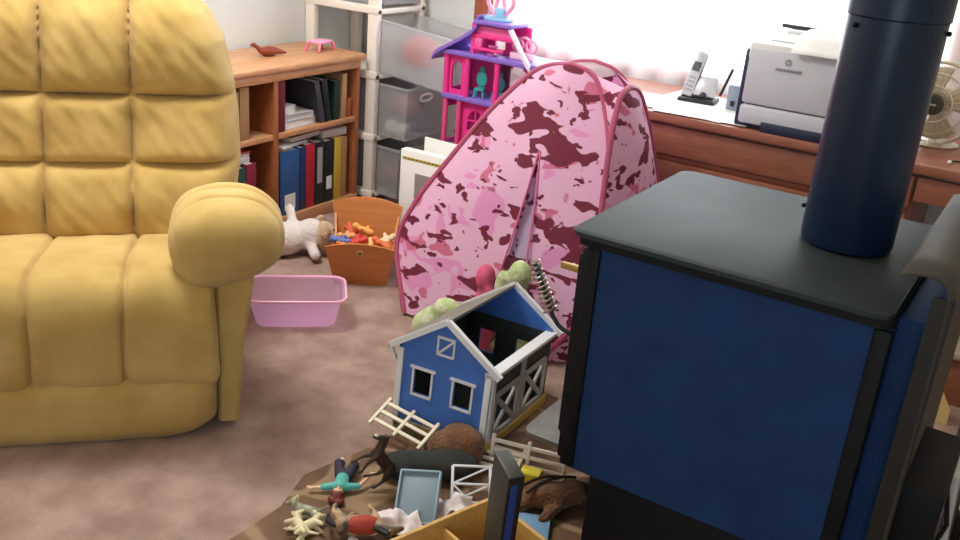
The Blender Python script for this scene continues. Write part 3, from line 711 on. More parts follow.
def panel(Lg, Rg, bulge, name, m, hole=None, nx=48):
    q = MB(); n = len(Lg) - 1
    def fn(u, v):
        i = min(int(v * n), n - 1); f = v * n - i
        l, r = Lg[i].lerp(Lg[i + 1], f), Rg[i].lerp(Rg[i + 1], f)
        p = l.lerp(r, u); k = (1 - (2 * u - 1) ** 2) * math.sin(math.pi * min(1, v * .98 + .02))
        w_ = .010 * mnoise.noise(Vector((p.x * 5, p.y * 5, p.z * 5))) * (1 - abs(2 * u - 1))
        return p + bulge * (k + 0) + bulge.normalized() * w_ - TO
    q.grid(fn, nx, 48)
    if hole:
        dead = [f for f in q.bm.faces if hole(f.calc_center_median() + TO)]
        bmesh.ops.delete(q.bm, geom=dead, context='FACES')
    return q.build(name, m, tt, angle=180)
# door slit in the front panel: (x, z) of left and right lips
SL = [(-1.434, .655), (-1.438, .54), (-1.446, .43), (-1.454, .335), (-1.470, .21), (-1.48, .012)]
SR = [(-1.428, .655), (-1.406, .54), (-1.390, .43), (-1.380, .335), (-1.350, .21), (-1.33, .012)]
def slit(p):
    if p.z > .65: return False
    zs = [s[1] for s in reversed(SL)]
    return interp(p.z, zs, [s[0] for s in reversed(SL)]) < p.x < interp(p.z, zs, [s[0] for s in reversed(SR)])
bf = Vector((0, -.035, .012))
panel(H1L, H1R, bf, 'front_panel', camo_m, slit, 110)
panel(H3L, H3R, Vector((0, .035, .012)), 'back_panel', camo_m)
panel(H2L, H2R, Vector((.03, 0, .01)), 'side_panel', camo_m)
panel(H4L, H4R, Vector((-.03, 0, .01)), 'side_panel', camo_m)
def hoop(Lg, Rg, name='hoop'):
    MB().tube([p - TO for p in Lg] + [p - TO for p in reversed(Rg[:-1])], .010, 8).build(name, M_hoop, tt)
hoop(H1L, H1R); hoop(H2L, H2R); hoop(H3L, H3R); hoop(H4L, H4R)
def web(P, Q, name, m):
    q = MB(); n = 40
    def at(Lp, f):
        k = f * (len(Lp) - 1); i = min(int(k), len(Lp) - 2); return Lp[i].lerp(Lp[i + 1], k - i)
    q.grid(lambda u, v: at(P, v).lerp(at(Q, v), u) - TO, 8, n); q.build(name, m, tt, angle=180)
def cut(Lp, f): return Lp[:max(2, int(len(Lp) * f))]
web(cut(H1R, .86), cut(H2L, .98), 'corner_web', camo_m); web(cut(H3R, .86), cut(H2R, .98), 'corner_web', camo_m)
web(cut(H1L, .80), cut(H4L, .98), 'corner_web', camo_m); web(cut(H3L, .80), cut(H4R, .98), 'corner_web', camo_m)
k0 = int(len(H1R) * .80)
web(H1L[k0:] + list(reversed(H1R[k0:-1])), H3L[k0:] + list(reversed(H3R[k0:-1])), 'roof_mesh', M_mesh)
# lavender door flap hanging inside the slit, with dark leaf print
M_flap = camo('lavender_lining', (214, 196, 226), [((96, 72, 110), 26, .62, (1, 1, 2), (1, 1, .7))], .35)
def py(z): return 2.52 + (z - .012) * .338 - .02
fl_ = MB()
fl_.grid(lambda u, v: (interp(.655 - v * .35, [.305, .655], [-1.462, -1.434]) * (1 - u) + interp(.655 - v * .35, [.305, .655], [-1.372, -1.426]) * u - TO.x, py(.655 - v * .35) + .016 + .006 * math.sin(u * 5 + v * 3) - TO.y, .655 - v * .35), 8, 30)
fl_.build('door_flap', M_flap, tt, angle=180)
for S in (SL, SR): MB().tube([(x - TO.x, py(z) - TO.y - .004 - .016 * math.sin(min(z, .66) * 3), z) for x, z in S], .004, 6).build('door_binding', mat('door_binding_pink', (206, 110, 150), .6), tt)

# things by the tent door
def softblob(name, label, cat, loc, parts, m, vox=.012, rot=(0, 0, 0), group=None, smo=8):
    q = MB()
    for c_, r_ in parts: q.ell(c_, r_)
    o = q.build(name, m, loc=loc, rot=rot, remesh=vox, smo=smo); return tag(o, label, cat, group)
softblob('plush_toy', 'pale green plush toy in the tent doorway above the barn roof', 'plush toy', (-1.36, 2.50, .0), [((0, 0, .14), (.06, .045, .14)), ((.015, -.01, .30), (.04, .036, .055)), ((-.045, -.02, .22), (.025, .028, .09)), ((0, 0, .04), (.07, .05, .045))], M_green, .009)
softblob('plush_toy', 'raspberry pink plush beside the green plush in the tent doorway', 'plush toy', (-1.455, 2.47, .0), [((0, 0, .12), (.05, .045, .12)), ((-.005, 0, .265), (.035, .035, .05)), ((.03, -.02, .20), (.022, .025, .05))], mat('raspberry_cloth', (196, 84, 116), .95, var=.3, vscale=18), .009)
softblob('fleece_bundle', 'green and white fleece bundle between tent and barn roof', 'blanket', (-1.62, 2.45, 0), [((0, 0, .06), (.075, .05, .06)), ((.04, -.01, .125), (.055, .04, .04)), ((-.05, -.02, .045), (.04, .04, .045)), ((.10, .0, .07), (.08, .045, .075))], M_green, .01)

# ------------------------------------------------------------------ desk
dk = thing('desk', 'long reddish wood desk under the window', 'desk', (-.5, 3.49, 0))
do = (-.5, 3.49, 0)
bx('desktop', M_desk, dk, (-1.64, 3.19, .718), (.85, 3.76, .75), .006, do)
bx('drawer_front', M_desk, dk, (-1.60, 3.215, .60), (-.36, 3.235, .705), .004, do)
bx('groove_strip', mat('desk_groove', (120, 64, 44), .5), dk, (-1.60, 3.222, .575), (-.36, 3.235, .60), .002, do)
bx('drawer_front', M_desk, dk, (-1.60, 3.215, .33), (-.36, 3.235, .575), .004, do)
bx('drawer_front', M_desk, dk, (-1.60, 3.215, .06), (-.36, 3.235, .318), .004, do)
bx('pedestal', M_desk, dk, (-1.61, 3.237, 0), (-.35, 3.74, .718), .003, do)
bx('apron', M_desk, dk, (-.35, 3.215, .625), (.48, 3.237, .705), .003, do)
bx('side_panel', M_desk, dk, (.48, 3.21, 0), (.83, 3.74, .718), .003, do)
for x in (-1.2, -.75): 
    MB().tube([(x - .04 - do[0], 3.205 - do[1], .45), (x + .04 - do[0], 3.205 - do[1], .45)], .007).build('drawer_handle', M_brass, dk)
# low box in the knee hole
kb = thing('footstool', 'low reddish brown wooden box under the desk kneehole', 'box', (.05, 3.35, 0))
MB().box((-.28, -.18, 0), (.30, .14, .165), .004).build('box_body', mat('brown_box', (142, 84, 58), .5, var=.12, vscale=9, stretch=(1.2, 9, 9)), kb)
MB().box((-.29, -.20, .165), (.31, .15, .19), .006).build('lid', mat('pale_lid', (176, 160, 140), .55), kb)
tag(MB().prism([(-.10, 0), (.03, 0), (.03, .05), (-.045, .165), (-.10, .12)], .006, Matrix.Rotation(R_(90), 4, 'X')).build('cardboard_sheet', mat('cardboard', (214, 184, 122), .8), loc=(-.10, 3.02, .0), rot=(R_(-8), 0, 0)), 'tan cardboard sheet leaning behind the stove by the desk', 'cardboard')

# printer
pr = thing('printer', 'light grey and navy laser printer on the desk', 'printer', (-.75, 3.20, .75))
M_pg = mat('printer_grey', (204, 204, 212), .45); M_navy = mat('printer_navy', (34, 44, 72), .45); M_pg2 = mat('printer_grey_top', (224, 222, 220), .45)
PW0, PW1 = -.22, .20; PH = .016
# side walls / shell in navy, front shells in grey
MB().box((PW0, .02, .0), (PW1, .40, .266), .012).build('case', M_navy, pr)
MB().box((PW0 + .018, .004, .085), (PW1, .05, .274), .012).build('front_door', M_pg, pr)
MB().box((PW0 + .018, .002, .018), (PW1, .05, .082), .010).build('paper_tray_front', mat('printer_tray', (204, 206, 216), .45), pr)
MB().box((PW0 + .10, -.004, .0), (PW1 - .03, .03, .034), .005).build('tray_handle', M_navy, pr)
MB().box((PW0 + .012, .010, .225), (PW1, .40, .292), .016).build('top_cover', M_pg2, pr)
MB().box((PW0 + .06, .08, .292), (PW1 - .02, .34, .298), .003).build('output_tray', M_pg, pr)
MB().box((PW0 + .05, .30, .292), (PW1 - .03, .36, .312), .006).build('lid_hump', M_pg2, pr)
MB().box((PW0 + .115, -.002, .212), (PW0 + .20, .006, .220), .002).build('door_grip', mat('grip_grey', (150, 150, 156), .5), pr)
lg = MB().lathe([(.011, 0), (.011, .0015)], 20, (PW0 + .152, .0035, .240), Matrix.Rotation(R_(90), 4, 'X')).build('logo_badge', mat('logo_grey', (150, 152, 160), .4), pr)
fc = bpy.data.curves.new('logo_text', 'FONT'); fc.body = 'hp'; fc.size = .015; fc.align_x = 'CENTER'; fc.align_y = 'CENTER'; fc.extrude = .0004; fc.shear = .25
fc.materials.append(M_white); ft = bpy.data.objects.new('tmp_text', fc); COL.objects.link(ft); dg = bpy.context.evaluated_depsgraph_get(); dg.update()
fm = bpy.data.meshes.new_from_object(ft.evaluated_get(dg)); bpy.data.objects.remove(ft)
fo = bpy.data.objects.new('logo_text', fm); COL.objects.link(fo); fo.parent = lg; fo.location = (PW0 + .152, .0014, .2405); fo.rotation_euler = (R_(90), 0, 0)
MB().box((PW0 - .006, .10, .05), (PW0, .34, .16), .003).build('side_vent', mat('vent_grey', (88, 98, 120), .5), pr)
# paper on the printer
pp = MB()
pp.grid(lambda u, v: (-.11 + .23 * u, .00 + .26 * v - .012 * (1 - v), .283 + .018 * math.sin(v * 2.2) + (.0 if v > .25 else -.05 * (.25 - v) / .25 * .8)), 4, 16)
tag(pp.build('printed_page', M_paper, loc=(-.70, 3.19, .784), solid=.001), 'white page lying over the top of the printer', 'paper')
tag(MB().box((-.13, -.006, 0), (.15, .006, .014), .003).build('black_ruler', mat('ruler_black', (44, 44, 50), .5), loc=(-.82, 3.53, 1.0625), rot=(0, 0, R_(-3))), 'dark striped strip along the back of the printer top', 'strip')
pa = thing('power_adapter', 'small blue-grey box wedged left of the printer', 'adapter', (-1.05, 3.47, .75))
MB().box((-.025, -.03, 0), (.025, .03, .095), .005).build('adapter_body', mat('adapter_grey', (140, 152, 168), .5), pa)
MB().box((-.008, -.034, .02), (.008, -.03, .04), .001).build('socket', M_black, pa)
# cordless phone
ph = thing('cordless_phone', 'silver and black cordless phone standing in its charger on the desk', 'phone', (-1.205, 3.50, .7518), (0, 0, R_(6)))
M_silver = mat('phone_silver', (206, 208, 212), .35, metal=.2)
q = MB(); q.box((-.065, -.055, 0), (.075, .05, .018), .007); q.build('charger_base', M_black, ph)
Mt = Matrix.Translation((0, 0, .012)) @ Matrix.Rotation(R_(-24), 4, 'X')
MB().box((-.02, -.028, .004), (.066, .0, .082), .008, Mt).build('charger_face', M_silver, ph)
MB().ell((.026, -.035, .035), (.013, .006, .010), Mt.to_3x3()).build('charger_button', mat('button_dark', (50, 50, 56), .4), ph)
Mh = Matrix.Translation((-.042, -.012, .014)) @ Matrix.Rotation(R_(10), 4, 'Y') @ Matrix.Rotation(R_(-14), 4, 'X')
hs = MB().box((-.023, -.012, 0), (.023, .016, .175), .010, Mh).build('handset', M_black, ph)
MB().box((-.021, -.016, .004), (.021, -.010, .172), .006, Mh).build('handset_face', M_silver, hs)
MB().box((-.015, -.018, .10), (.015, -.0155, .135), .002, Mh).build('handset_screen', mat('screen_grey', (84, 92, 92), .25), hs)
q = MB()
for r_ in range(4):
    for c_ in range(3): q.box((-.014 + c_ * .0105, -.0178, .022 + r_ * .016), (-.007 + c_ * .0105, -.0155, .031 + r_ * .016), .001, Mh)
q.build('keypad', mat('keys_grey', (160, 162, 168), .4), hs)
MB().bar((.078, .02, .03), (.108, .03, .135), .012, .010, .003).build('antenna', M_black, ph)
# papers on the desk; the one under the phone is added for window glare
for i, (x, y, rz, lb) in enumerate([(-1.17, 3.53, -3, 'added white sheet for the window glare under the cordless phone'), (-1.33, 3.365, 4, 'white sheet at the left end of the desk by the tent'), (-1.16, 3.345, -8, 'white sheet with folded corner in front of the phone'), (-1.10, 3.325, 5, 'white sheet between the phone and the printer')]):
    q = MB(); q.box((-.17, -.125, 0), (.17, .125, .0012))
    if i == 2: q.prism([(.17, -.125), (.11, -.125), (.17, -.065)], .0012, Matrix.Translation((-.012, .012, .004)) @ Matrix.Rotation(R_(12), 4, 'Y'))
    tag(q.build('paper_sheet', M_paper, loc=(x, y, .7503 + i * .0014), rot=(0, 0, R_(rz)), smooth=False), lb, 'paper', 'papers on the desk')
# fan at the right end of the desk
fn = thing('desk_fan', 'round pale metal desk fan behind the stove pipe', 'fan', (-.385, 3.50, .75), (0, 0, R_(-8)))
M_fan = mat('fan_cream', (214, 204, 182), .35, metal=.35); M_blade = mat('fan_blade', (206, 192, 164), .4)
Fm = Matrix.Translation((0, 0, .145)) @ Matrix.Rotation(R_(90), 4, 'X')
def ringpts(r, z): return [Fm @ Vector((r * math.cos(2 * math.pi * k / 36), r * math.sin(2 * math.pi * k / 36), z)) for k in range(36)]
q = MB(); q.tube(ringpts(.135, 0), .007, 8, True); q.tube(ringpts(.10, .03), .0035, 6, True); q.tube(ringpts(.06, .04), .003, 6, True)
q.build('cage_rim', M_fan, fn)
q = MB()
for k in range(28):
    a_ = 2 * math.pi * k / 28
    q.tube([Fm @ Vector((r * math.cos(a_), r * math.sin(a_), z)) for r, z in ((.135, 0), (.10, .03), (.06, .04), (.035, .042))], .0011, 5)
q.build('cage_wires', M_fan, fn)
q = MB()
for k in range(4):
    a_ = math.pi / 2 * k + .3
    q.grid(lambda u, v: Fm @ Vector(((.03 + .09 * u) * math.cos(a_ + (v - .5) * 1.1), (.03 + .09 * u) * math.sin(a_ + (v - .5) * 1.1), .005 + .018 * (v - .5))), 8, 8)
q.build('fan_blade', M_blade, fn, solid=.002)
MB().lathe([(.033, 0), (.036, .004), (.030, .012)], 28, (0, 0, 0), Fm @ Matrix.Translation((0, 0, .038))).build('hub', mat('hub_dark', (70, 66, 58), .4), fn)
MB().box((-.014, -.0525, .1425), (.014, -.0505, .1475)).build('hub_mark', M_fan, fn)
MB().lathe([(.04, .0), (.055, -.02), (.05, -.09), (.03, -.11)], 24, (0, 0, 0), Fm).build('motor_housing', M_fan, fn)
q = MB(); q.lathe([(.085, 0), (.09, .006), (.05, .016), (.018, .024)], 28, (0, .05, 0)); q.tube([(0, .05, .02), (0, .07, .10)], .013); q.build('stand', M_fan, fn)
eb = thing('earbud_cord', 'small dark cord with a white tip on the desk right of the stove pipe', 'cord', (-.275, 3.29, .751))
MB().tube([(.05, .06, .003), (.02, .035, .003), (0, .02, .003), (-.004, -.01, .004)], .0025, 6).build('cord', M_black, eb)
MB().ell((-.004, -.018, .006), (.007, .009, .006)).build('white_tip', M_white, eb)

# ------------------------------------------------------------------ wood stove
st = thing('wood_stove', 'blue-black steel wood stove with grey top plate and flue pipe', 'stove', (-.47, 1.96, HZ))
so = (-.47, 1.96, HZ)
def rrect(x0, x1, y0, y1, r, n=6):
    P = []
    for cx_, cy_, a0 in ((x1 - r, y0 + r, -90), (x1 - r, y1 - r, 0), (x0 + r, y1 - r, 90), (x0 + r, y0 + r, 180)):
        for k in range(n + 1):
            a_ = R_(a0 + 90 * k / n); P.append((cx_ + r * math.cos(a_), cy_ + r * math.sin(a_)))
    return P
def T(z): return Matrix.Translation((-so[0], -so[1], z - so[2]))
MB().prism(rrect(-.787, -.162, 1.645, 2.275, .03), .010, T(.811), .0025).build('top_plate', M_stovetop, st)
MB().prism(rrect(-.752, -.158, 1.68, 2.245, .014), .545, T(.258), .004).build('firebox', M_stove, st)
MB().prism(rrect(-.775, -.158, 1.658, 2.26, .02), .020, T(.791), .003).build('neck_rim', M_stovedark, st)
bx('corner_post', M_stovedark, st, (-.758, 1.672, .262), (-.725, 1.70, .784), .006, so)
bx('corner_post', M_stovedark, st, (-.19, 1.672, .10), (-.158, 1.70, .784), .006, so)
bx('pedestal', M_stovedark, st, (-.69, 1.695, HZ), (-.165, 2.22, .26), .006, so)
fd = bx('door', M_stovedark, st, (-.80, 1.73, .30), (-.752, 2.19, .745), .01, so)
bx('door_glass', mat('stove_glass', (12, 12, 14), .08), fd, (-.804, 1.80, .38), (-.799, 2.12, .68), .002, so)
bx('door_frame', M_stovedark, st, (-.775, 1.69, .265), (-.75, 2.23, .775), .008, so)
bx('latch_bar', M_brass, st, (-.855, 1.762, .682), (-.79, 1.774, .698), .004, so)
# ash lip
MB().prism(rrect(-.94, -.755, 1.83, 2.16, .03), .012, T(.19), .003).build('ash_lip', M_lipmetal, st)
# spring handle
hp0 = [(-.80, 1.90, .465), (-.85, 1.90, .462), (-.90, 1.90, .472), (-.925, 1.90, .495)]
hp1 = Vector((-.992, 1.90, .62))
hd = MB().tube([Vector(p) - Vector(so) for p in cat_rom(hp0, 5)] + [hp1 - Vector(so)], .0055, 8).build('door_handle', M_black, st)
q = MB(); P0 = Vector((-.930, 1.90, .503)); d = (hp1 - P0); L_ = d.length; d.normalize(); u_ = d.orthogonal().normalized(); v_ = d.cross(u_)
pts = []
for k in range(12 * 11 + 1):
    a_ = 2 * math.pi * k / 12; rr = .0165 - .004 * (k / 132)
    pts.append(P0 + d * (L_ * k / 132) + (u_ * math.cos(a_) + v_ * math.sin(a_)) * rr - Vector(so))
q.tube(pts, .0034, 6); q.build('spring_grip', M_steel, hd)
# flue pipe with seam ring and screws
pcx, pcy, pr_ = -.322, 1.995, .0915
def pz(z): return (z - so[2])
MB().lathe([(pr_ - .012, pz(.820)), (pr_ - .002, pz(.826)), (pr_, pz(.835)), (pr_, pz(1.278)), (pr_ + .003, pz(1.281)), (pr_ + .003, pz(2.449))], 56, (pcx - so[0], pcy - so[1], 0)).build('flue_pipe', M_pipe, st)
for a_, z in ((190, .885), (-5, 1.262), (230, 1.262)):
    MB().ell((pcx - so[0] + (pr_ + .004) * math.cos(R_(a_)), pcy - so[1] + (pr_ + .004) * math.sin(R_(a_)), pz(z)), (.005, .005, .005)).build('pipe_screw', M_stovedark, st)
# rear heat shield with folded lip
hs_ = MB(); sec = cat_rom([(-.168, 0, .897), (-.13, 0, .905), (-.102, 0, .90), (-.088, 0, .875), (-.084, 0, .80), (-.080, 0, .30)], 5)
hs_.grid(lambda u, v: (sec[min(int(round(v * (len(sec) - 1))), len(sec) - 1)] + Vector((0, 1.66 + .62 * u, 0)) - Vector(so)), 6, len(sec) - 1)
hs_.build('rear_heat_shield', M_shield, st, solid=.006)
bx('shield_flange', mat('flange_steel', (44, 42, 38), .6, spec=.2), st, (-.112, 1.66, .22), (-.076, 1.668, .872), .002, so)
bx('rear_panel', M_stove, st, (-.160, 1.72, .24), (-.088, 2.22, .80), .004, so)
bl = bx('blower_housing', M_stovedark, st, (-.09, 1.69, .34), (-.005, 1.95, .50), .006, so)
bx('rating_plate', mat('plate_grey', (130, 130, 126), .4), st, (-.205, 1.6935, .07), (-.17, 1.6955, .085), 0, so)

# newspapers in a black wire rack at the right edge
rk = thing('magazine_rack', 'black wire magazine rack at the right edge behind the stove', 'rack', (.10, 2.25, HZ))
q = MB()
for y in (-.16, .16):
    q.tube([(-.13, y, 0), (-.09, y, .20), (-.12, y, .33)], .006, 6); q.tube([(.13, y, 0), (.09, y, .20), (.12, y, .33)], .006, 6)
q.tube([(-.13, -.16, .004), (.13, -.16, .004)], .006, 6); q.tube([(-.12, -.16, .33), (-.12, .16, .33)], .006, 6); q.tube([(.12, -.16, .33), (.12, .16, .33)], .006, 6); q.tube([(-.09, -.16, .10), (-.09, .16, .10)], .006, 6); q.tube([(.09, -.16, .10), (.09, .16, .10)], .006, 6)
q.build('wire_frame', M_black, rk)
MB().box((-.105, -.15, .06), (.105, .15, .07), .003).build('rack_bottom', M_black, rk)
for i in range(5):
    q = MB(); q.box((-.008, -.13, 0), (.008, .13, .235), .004)
    lb = ['white newspaper nearest the stove in the wire rack', 'folded newspaper second from the stove in the rack', 'folded newspaper in the middle of the wire rack', 'folded newspaper fourth from the stove in the rack', 'grey newspaper farthest from the stove in the rack'][i]
    tag(q.build('newspaper', mat('newsprint%d' % (i % 2), (216, 212, 204) if i % 2 == 0 else (178, 178, 180), .8), loc=(.02 + i * .035, 2.25, HZ + .071), rot=(0, R_(-5 + 2.5 * i), 0)), lb, 'newspaper', 'newspapers in the rack')

# ------------------------------------------------------------------ wooden basket with toys
bk = thing('wooden_basket', 'orange-brown wooden basket with arched ends beside the tent', 'basket', (-2.165, 2.712, 0), (0, 0, R_(34)))
def bpanel(y0, y1, wt, wb, h, arc):
    """arched trapezoid in the xz-plane, leaning from y0 at floor to y1 at top"""
    P = [(-wb, 0), (wb, 0)]
    for k in range(13):
        s = 1 - 2 * k / 12; P.append((wt * s, h + arc * (1 - s * s)))
    q = MB(); n = len(P); th = .010
    def mp(p, o): z = p[1]; return (p[0], y0 + (y1 - y0) * z / h + o, z)
    A_ = [q.bm.verts.new(mp(p, 0)) for p in P]; B_ = [q.bm.verts.new(mp(p, th)) for p in P]
    q.bm.faces.new(A_); q.bm.faces.new(list(reversed(B_)))
    for i in range(n): q.bm.faces.new((A_[i], A_[(i + 1) % n], B_[(i + 1) % n], B_[i]))
    return q
fp = bpanel(-.10, -.155, .130, .098, .165, .022).build('front_panel', M_basket, bk, smooth=False)
bpanel(.10, .155, .140, .10, .235, .03).build('back_panel', M_basket, bk, smooth=False)
for s in (-1, 1):
    q = MB(); P0 = [(s * .098, -.10, .005), (s * .098, .10, .005), (s * .130, .148, .20), (s * .118, .06, .125), (s * .118, -.06, .125), (s * .128, -.148, .155)]
    A_ = [q.bm.verts.new(p) for p in P0]; B_ = [q.bm.verts.new((p[0] - s * .008, p[1], p[2])) for p in P0]
    q.bm.faces.new(A_); q.bm.faces.new(list(reversed(B_)))
    for i in range(6): q.bm.faces.new((A_[i], A_[(i + 1) % 6], B_[(i + 1) % 6], B_[i]))
    q.build('side_panel', M_basket, bk, smooth=False)
MB().box((-.097, -.10, .0), (.097, .11, .012), .002).build('bottom', M_basket, bk)
ip = lambda z, o=0: -.10 - .055 * z / .165 - .0015 + o
MB().box((-.011, ip(.15) - .0015, .138), (.011, ip(.14), .162), .002).build('badge', mat('badge_gold', (196, 160, 96), .4), fp)
MB().box((-.006, ip(.15) - .0025, .141), (.006, ip(.14) - .002, .152), .001).build('badge', mat('badge_dark', (110, 84, 44), .4), fp)
tc = [(236, 140, 70), (206, 60, 50), (240, 190, 130), (220, 110, 60), (226, 160, 110), (190, 40, 50), (90, 110, 170), (230, 200, 160), (212, 90, 60), (240, 170, 90)]
tlab = ['orange', 'red', 'peach', 'rust orange', 'light tan', 'dark red', 'blue-grey', 'pale cream', 'brick red', 'golden orange']
c36, s36 = math.cos(R_(36)), math.sin(R_(36))
for i in range(10):
    lx, ly = -.075 + .05 * (i % 4) + .01 * (i // 4), -.08 + .07 * (i // 4) + .012 * (i % 3)
    if i == 6: lx, ly = -.09, -.07
    lz = .145 + .012 * math.sin(i * 2.3)
    q = MB()
    a_ = i * 1.1
    q.cap((-.026, 0, 0), (.026, 0, .008), .016, .012); q.cap((0, 0, 0), (.012, .024, .016), .011, .008); q.cap((0, 0, 0), (-.012, -.022, .012), .010, .007); q.ell((.034, 0, .012), (.015, .014, .014))
    o = q.build('toy_animal', mat('basket_toy%d' % i, tc[i], .5), loc=(-2.17 + c36 * lx - s36 * ly, 2.72 + s36 * lx + c36 * ly, lz), rot=(.2 * math.sin(a_), .2 * math.cos(a_), a_), remesh=.004, smo=3)
    tag(o, tlab[i] + ' little toy animal lying in the wooden basket', 'toy animal', 'toys in the wooden basket')
softblob('stuffing_cloth', 'rust coloured cloth bedded under the toys in the basket', 'cloth', (-2.17, 2.72, .015), [((0, 0, .05), (.085, .085, .06))], mat('rust_cloth', (150, 70, 44), .9), .012)

# ------------------------------------------------------------------ pink tub
tb = thing('plastic_tub', 'translucent pink plastic tub on the carpet beside the recliner', 'tub', (-2.08, 2.245, 0), (0, 0, R_(42)))
q = MB(); 
def tubring(wx, wy, z, r): wx *= 1.0; wy *= .88; return [Vector((p[0], p[1], z)) for p in rrect(-wx, wx, -wy, wy, r, 5)]
rings = [tubring(.128, .085, .004, .03), tubring(.135, .092, .010, .035), tubring(.158, .115, .112, .04), tubring(.172, .128, .114, .045), tubring(.172, .128, .108, .045), tubring(.168, .124, .107, .045), tubring(.160, .117, .104, .042)]
inner = [tubring(.156, .112, .112, .038), tubring(.131, .088, .014, .032), tubring(.124, .082, .009, .028)]
q.rings(rings[:4], cap=False); q.bm.faces.new([q.bm.verts.new(p) for p in rings[0]])
q.build('tub_body', M_pinktub, tb)
MB().tube([p for p in tubring(.170, .126, .112, .045)], .0045, 8, True).build('tub_rim', mat('pink_rim', (246, 184, 214), .3), tb)

# ------------------------------------------------------------------ plush toys by the bookcase
pd = thing('plush_lamb', 'white plush animal lying between recliner and bookcase', 'plush toy', (-2.485, 2.70, 0), (0, 0, R_(50)))
q = MB(); q.ell((-.07, 0, .07), (.10, .07, .07)); q.ell((.045, .0, .085), (.068, .062, .068)); q.cap((-.02, .04, .12), (-.03, .085, .17), .02, .022); q.cap((.04, -.05, .05), (.05, -.105, .035), .022, .024); q.cap((-.13, -.04, .05), (-.17, -.09, .035), .022, .022)
q.build('body', M_plush, pd, remesh=.010, smo=6)
q = MB(); q.ell((.095, -.015, .085), (.055, .055, .062)); q.ell((.14, -.02, .07), (.03, .032, .028)); q.build('face', M_beigeplush, pd, remesh=.008)
for s in (-1, 1):
    MB().ell((.09, s * .055 - .01, .125), (.022, .014, .035), Matrix.Rotation(s * .5, 3, 'X')).build('ear', M_beigeplush, pd)
    MB().ell((.132, s * .025 - .015, .115), (.006, .006, .007)).build('eye', M_black, pd)
softblob('plush_toy', 'black plush toy behind the white plush animal', 'plush toy', (-2.665, 2.645, 0), [((0, 0, .07), (.06, .06, .07)), ((.02, .05, .13), (.04, .04, .045)), ((.0, .08, .17), (.018, .015, .03))], M_blackmatte, .010)

# ------------------------------------------------------------------ toy barn
BW, BD, BH, BR = .1435, .40, .233, .328
bn = thing('toy_barn', 'blue toy barn with white trim and one roof side open', 'toy barn', (-1.228, 1.887, .044), (R_(-4.3), R_(.2), R_(4.9)))
th = .008
def gable(y, m, name, win=True):
    q = MB(); My = Matrix(((1, 0, 0, 0), (0, 0, 1, y), (0, 1, 0, 0), (0, 0, 0, 1)))
    if not win:
        q.prism([(-BW, 0), (BW, 0), (BW, BH), (0, BR), (-BW, BH)], th, My)
    else:
        wx, ww, wz0, wz1 = (-.062, .062), .027, .10, .175
        q.prism([(-BW, 0), (BW, 0), (BW, wz0), (-BW, wz0)], th, My); q.prism([(-BW, wz1), (BW, wz1), (BW, BH), (0, BR), (-BW, BH)], th, My)
        for x0, x1 in ((-BW, wx[0] - ww), (wx[0] + ww, wx[1] - ww), (wx[1] + ww, BW)): q.prism([(x0, wz0), (x1, wz0), (x1, wz1), (x0, wz1)], th, My)
    return q.build(name, m, bn, smooth=False)
gf = gable(0, M_barnblue, 'front_gable'); gable(BD - th, M_barnblue, 'back_gable')
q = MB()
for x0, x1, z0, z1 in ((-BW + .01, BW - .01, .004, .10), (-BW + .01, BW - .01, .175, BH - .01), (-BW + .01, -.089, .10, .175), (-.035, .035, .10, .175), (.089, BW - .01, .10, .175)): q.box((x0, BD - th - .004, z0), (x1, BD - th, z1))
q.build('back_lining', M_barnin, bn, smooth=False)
def fr(q, x0, x1, z0, z1, w_, y, d_=.004, over=0):
    q.box((x0 - w_, y - d_, z0 - w_), (x0, y, z1)); q.box((x1, y - d_, z0 - w_), (x1 + w_, y, z1)); q.box((x0 - w_, y - d_, z0 - w_), (x1 + w_, y, z0)); q.box((x0 - w_ - over, y - d_ - .002, z1), (x1 + w_ + over, y, z1 + w_ * 1.2))
for cx_ in (-.062, .062):
    q = MB(); fr(q, cx_ - .027, cx_ + .027, .10, .175, .006, 0, .004, .006); q.build('window_trim', M_barnwhite, gf)
q = MB(); fr(q, -.022, .022, .238, .283, .005, 0, .004); q.bar((-.022, -.002, .238), (.022, -.002, .283), .004, .006); q.build('loft_window', M_barnwhite, gf)
for sx in (-1, 1): MB().box((sx * (BW - .008) - .009, -.006, 0), (sx * (BW - .008) + .009, .0, BH - .01), .001).build('corner_trim', M_barnwhite, bn)
for y0, nm in ((-.012, 'eave_trim'), (BD - .002, 'eave_trim')):
    q = MB(); ex_ = .026
    sl = (BR - BH) / BW
    for sx in (-1, 1): q.bar((sx * (BW + ex_), y0 + .006, BH - sl * ex_ + .006), (0, y0 + .006, BR + .008), .014, .016)
    q.build(nm, M_barnwhite, bn)
MB().bar((-BW - .02, -.004, BH - .02), (-BW - .004, -.004, BH - .055), .008, .008).build('eave_bracket', M_barnwhite, bn)
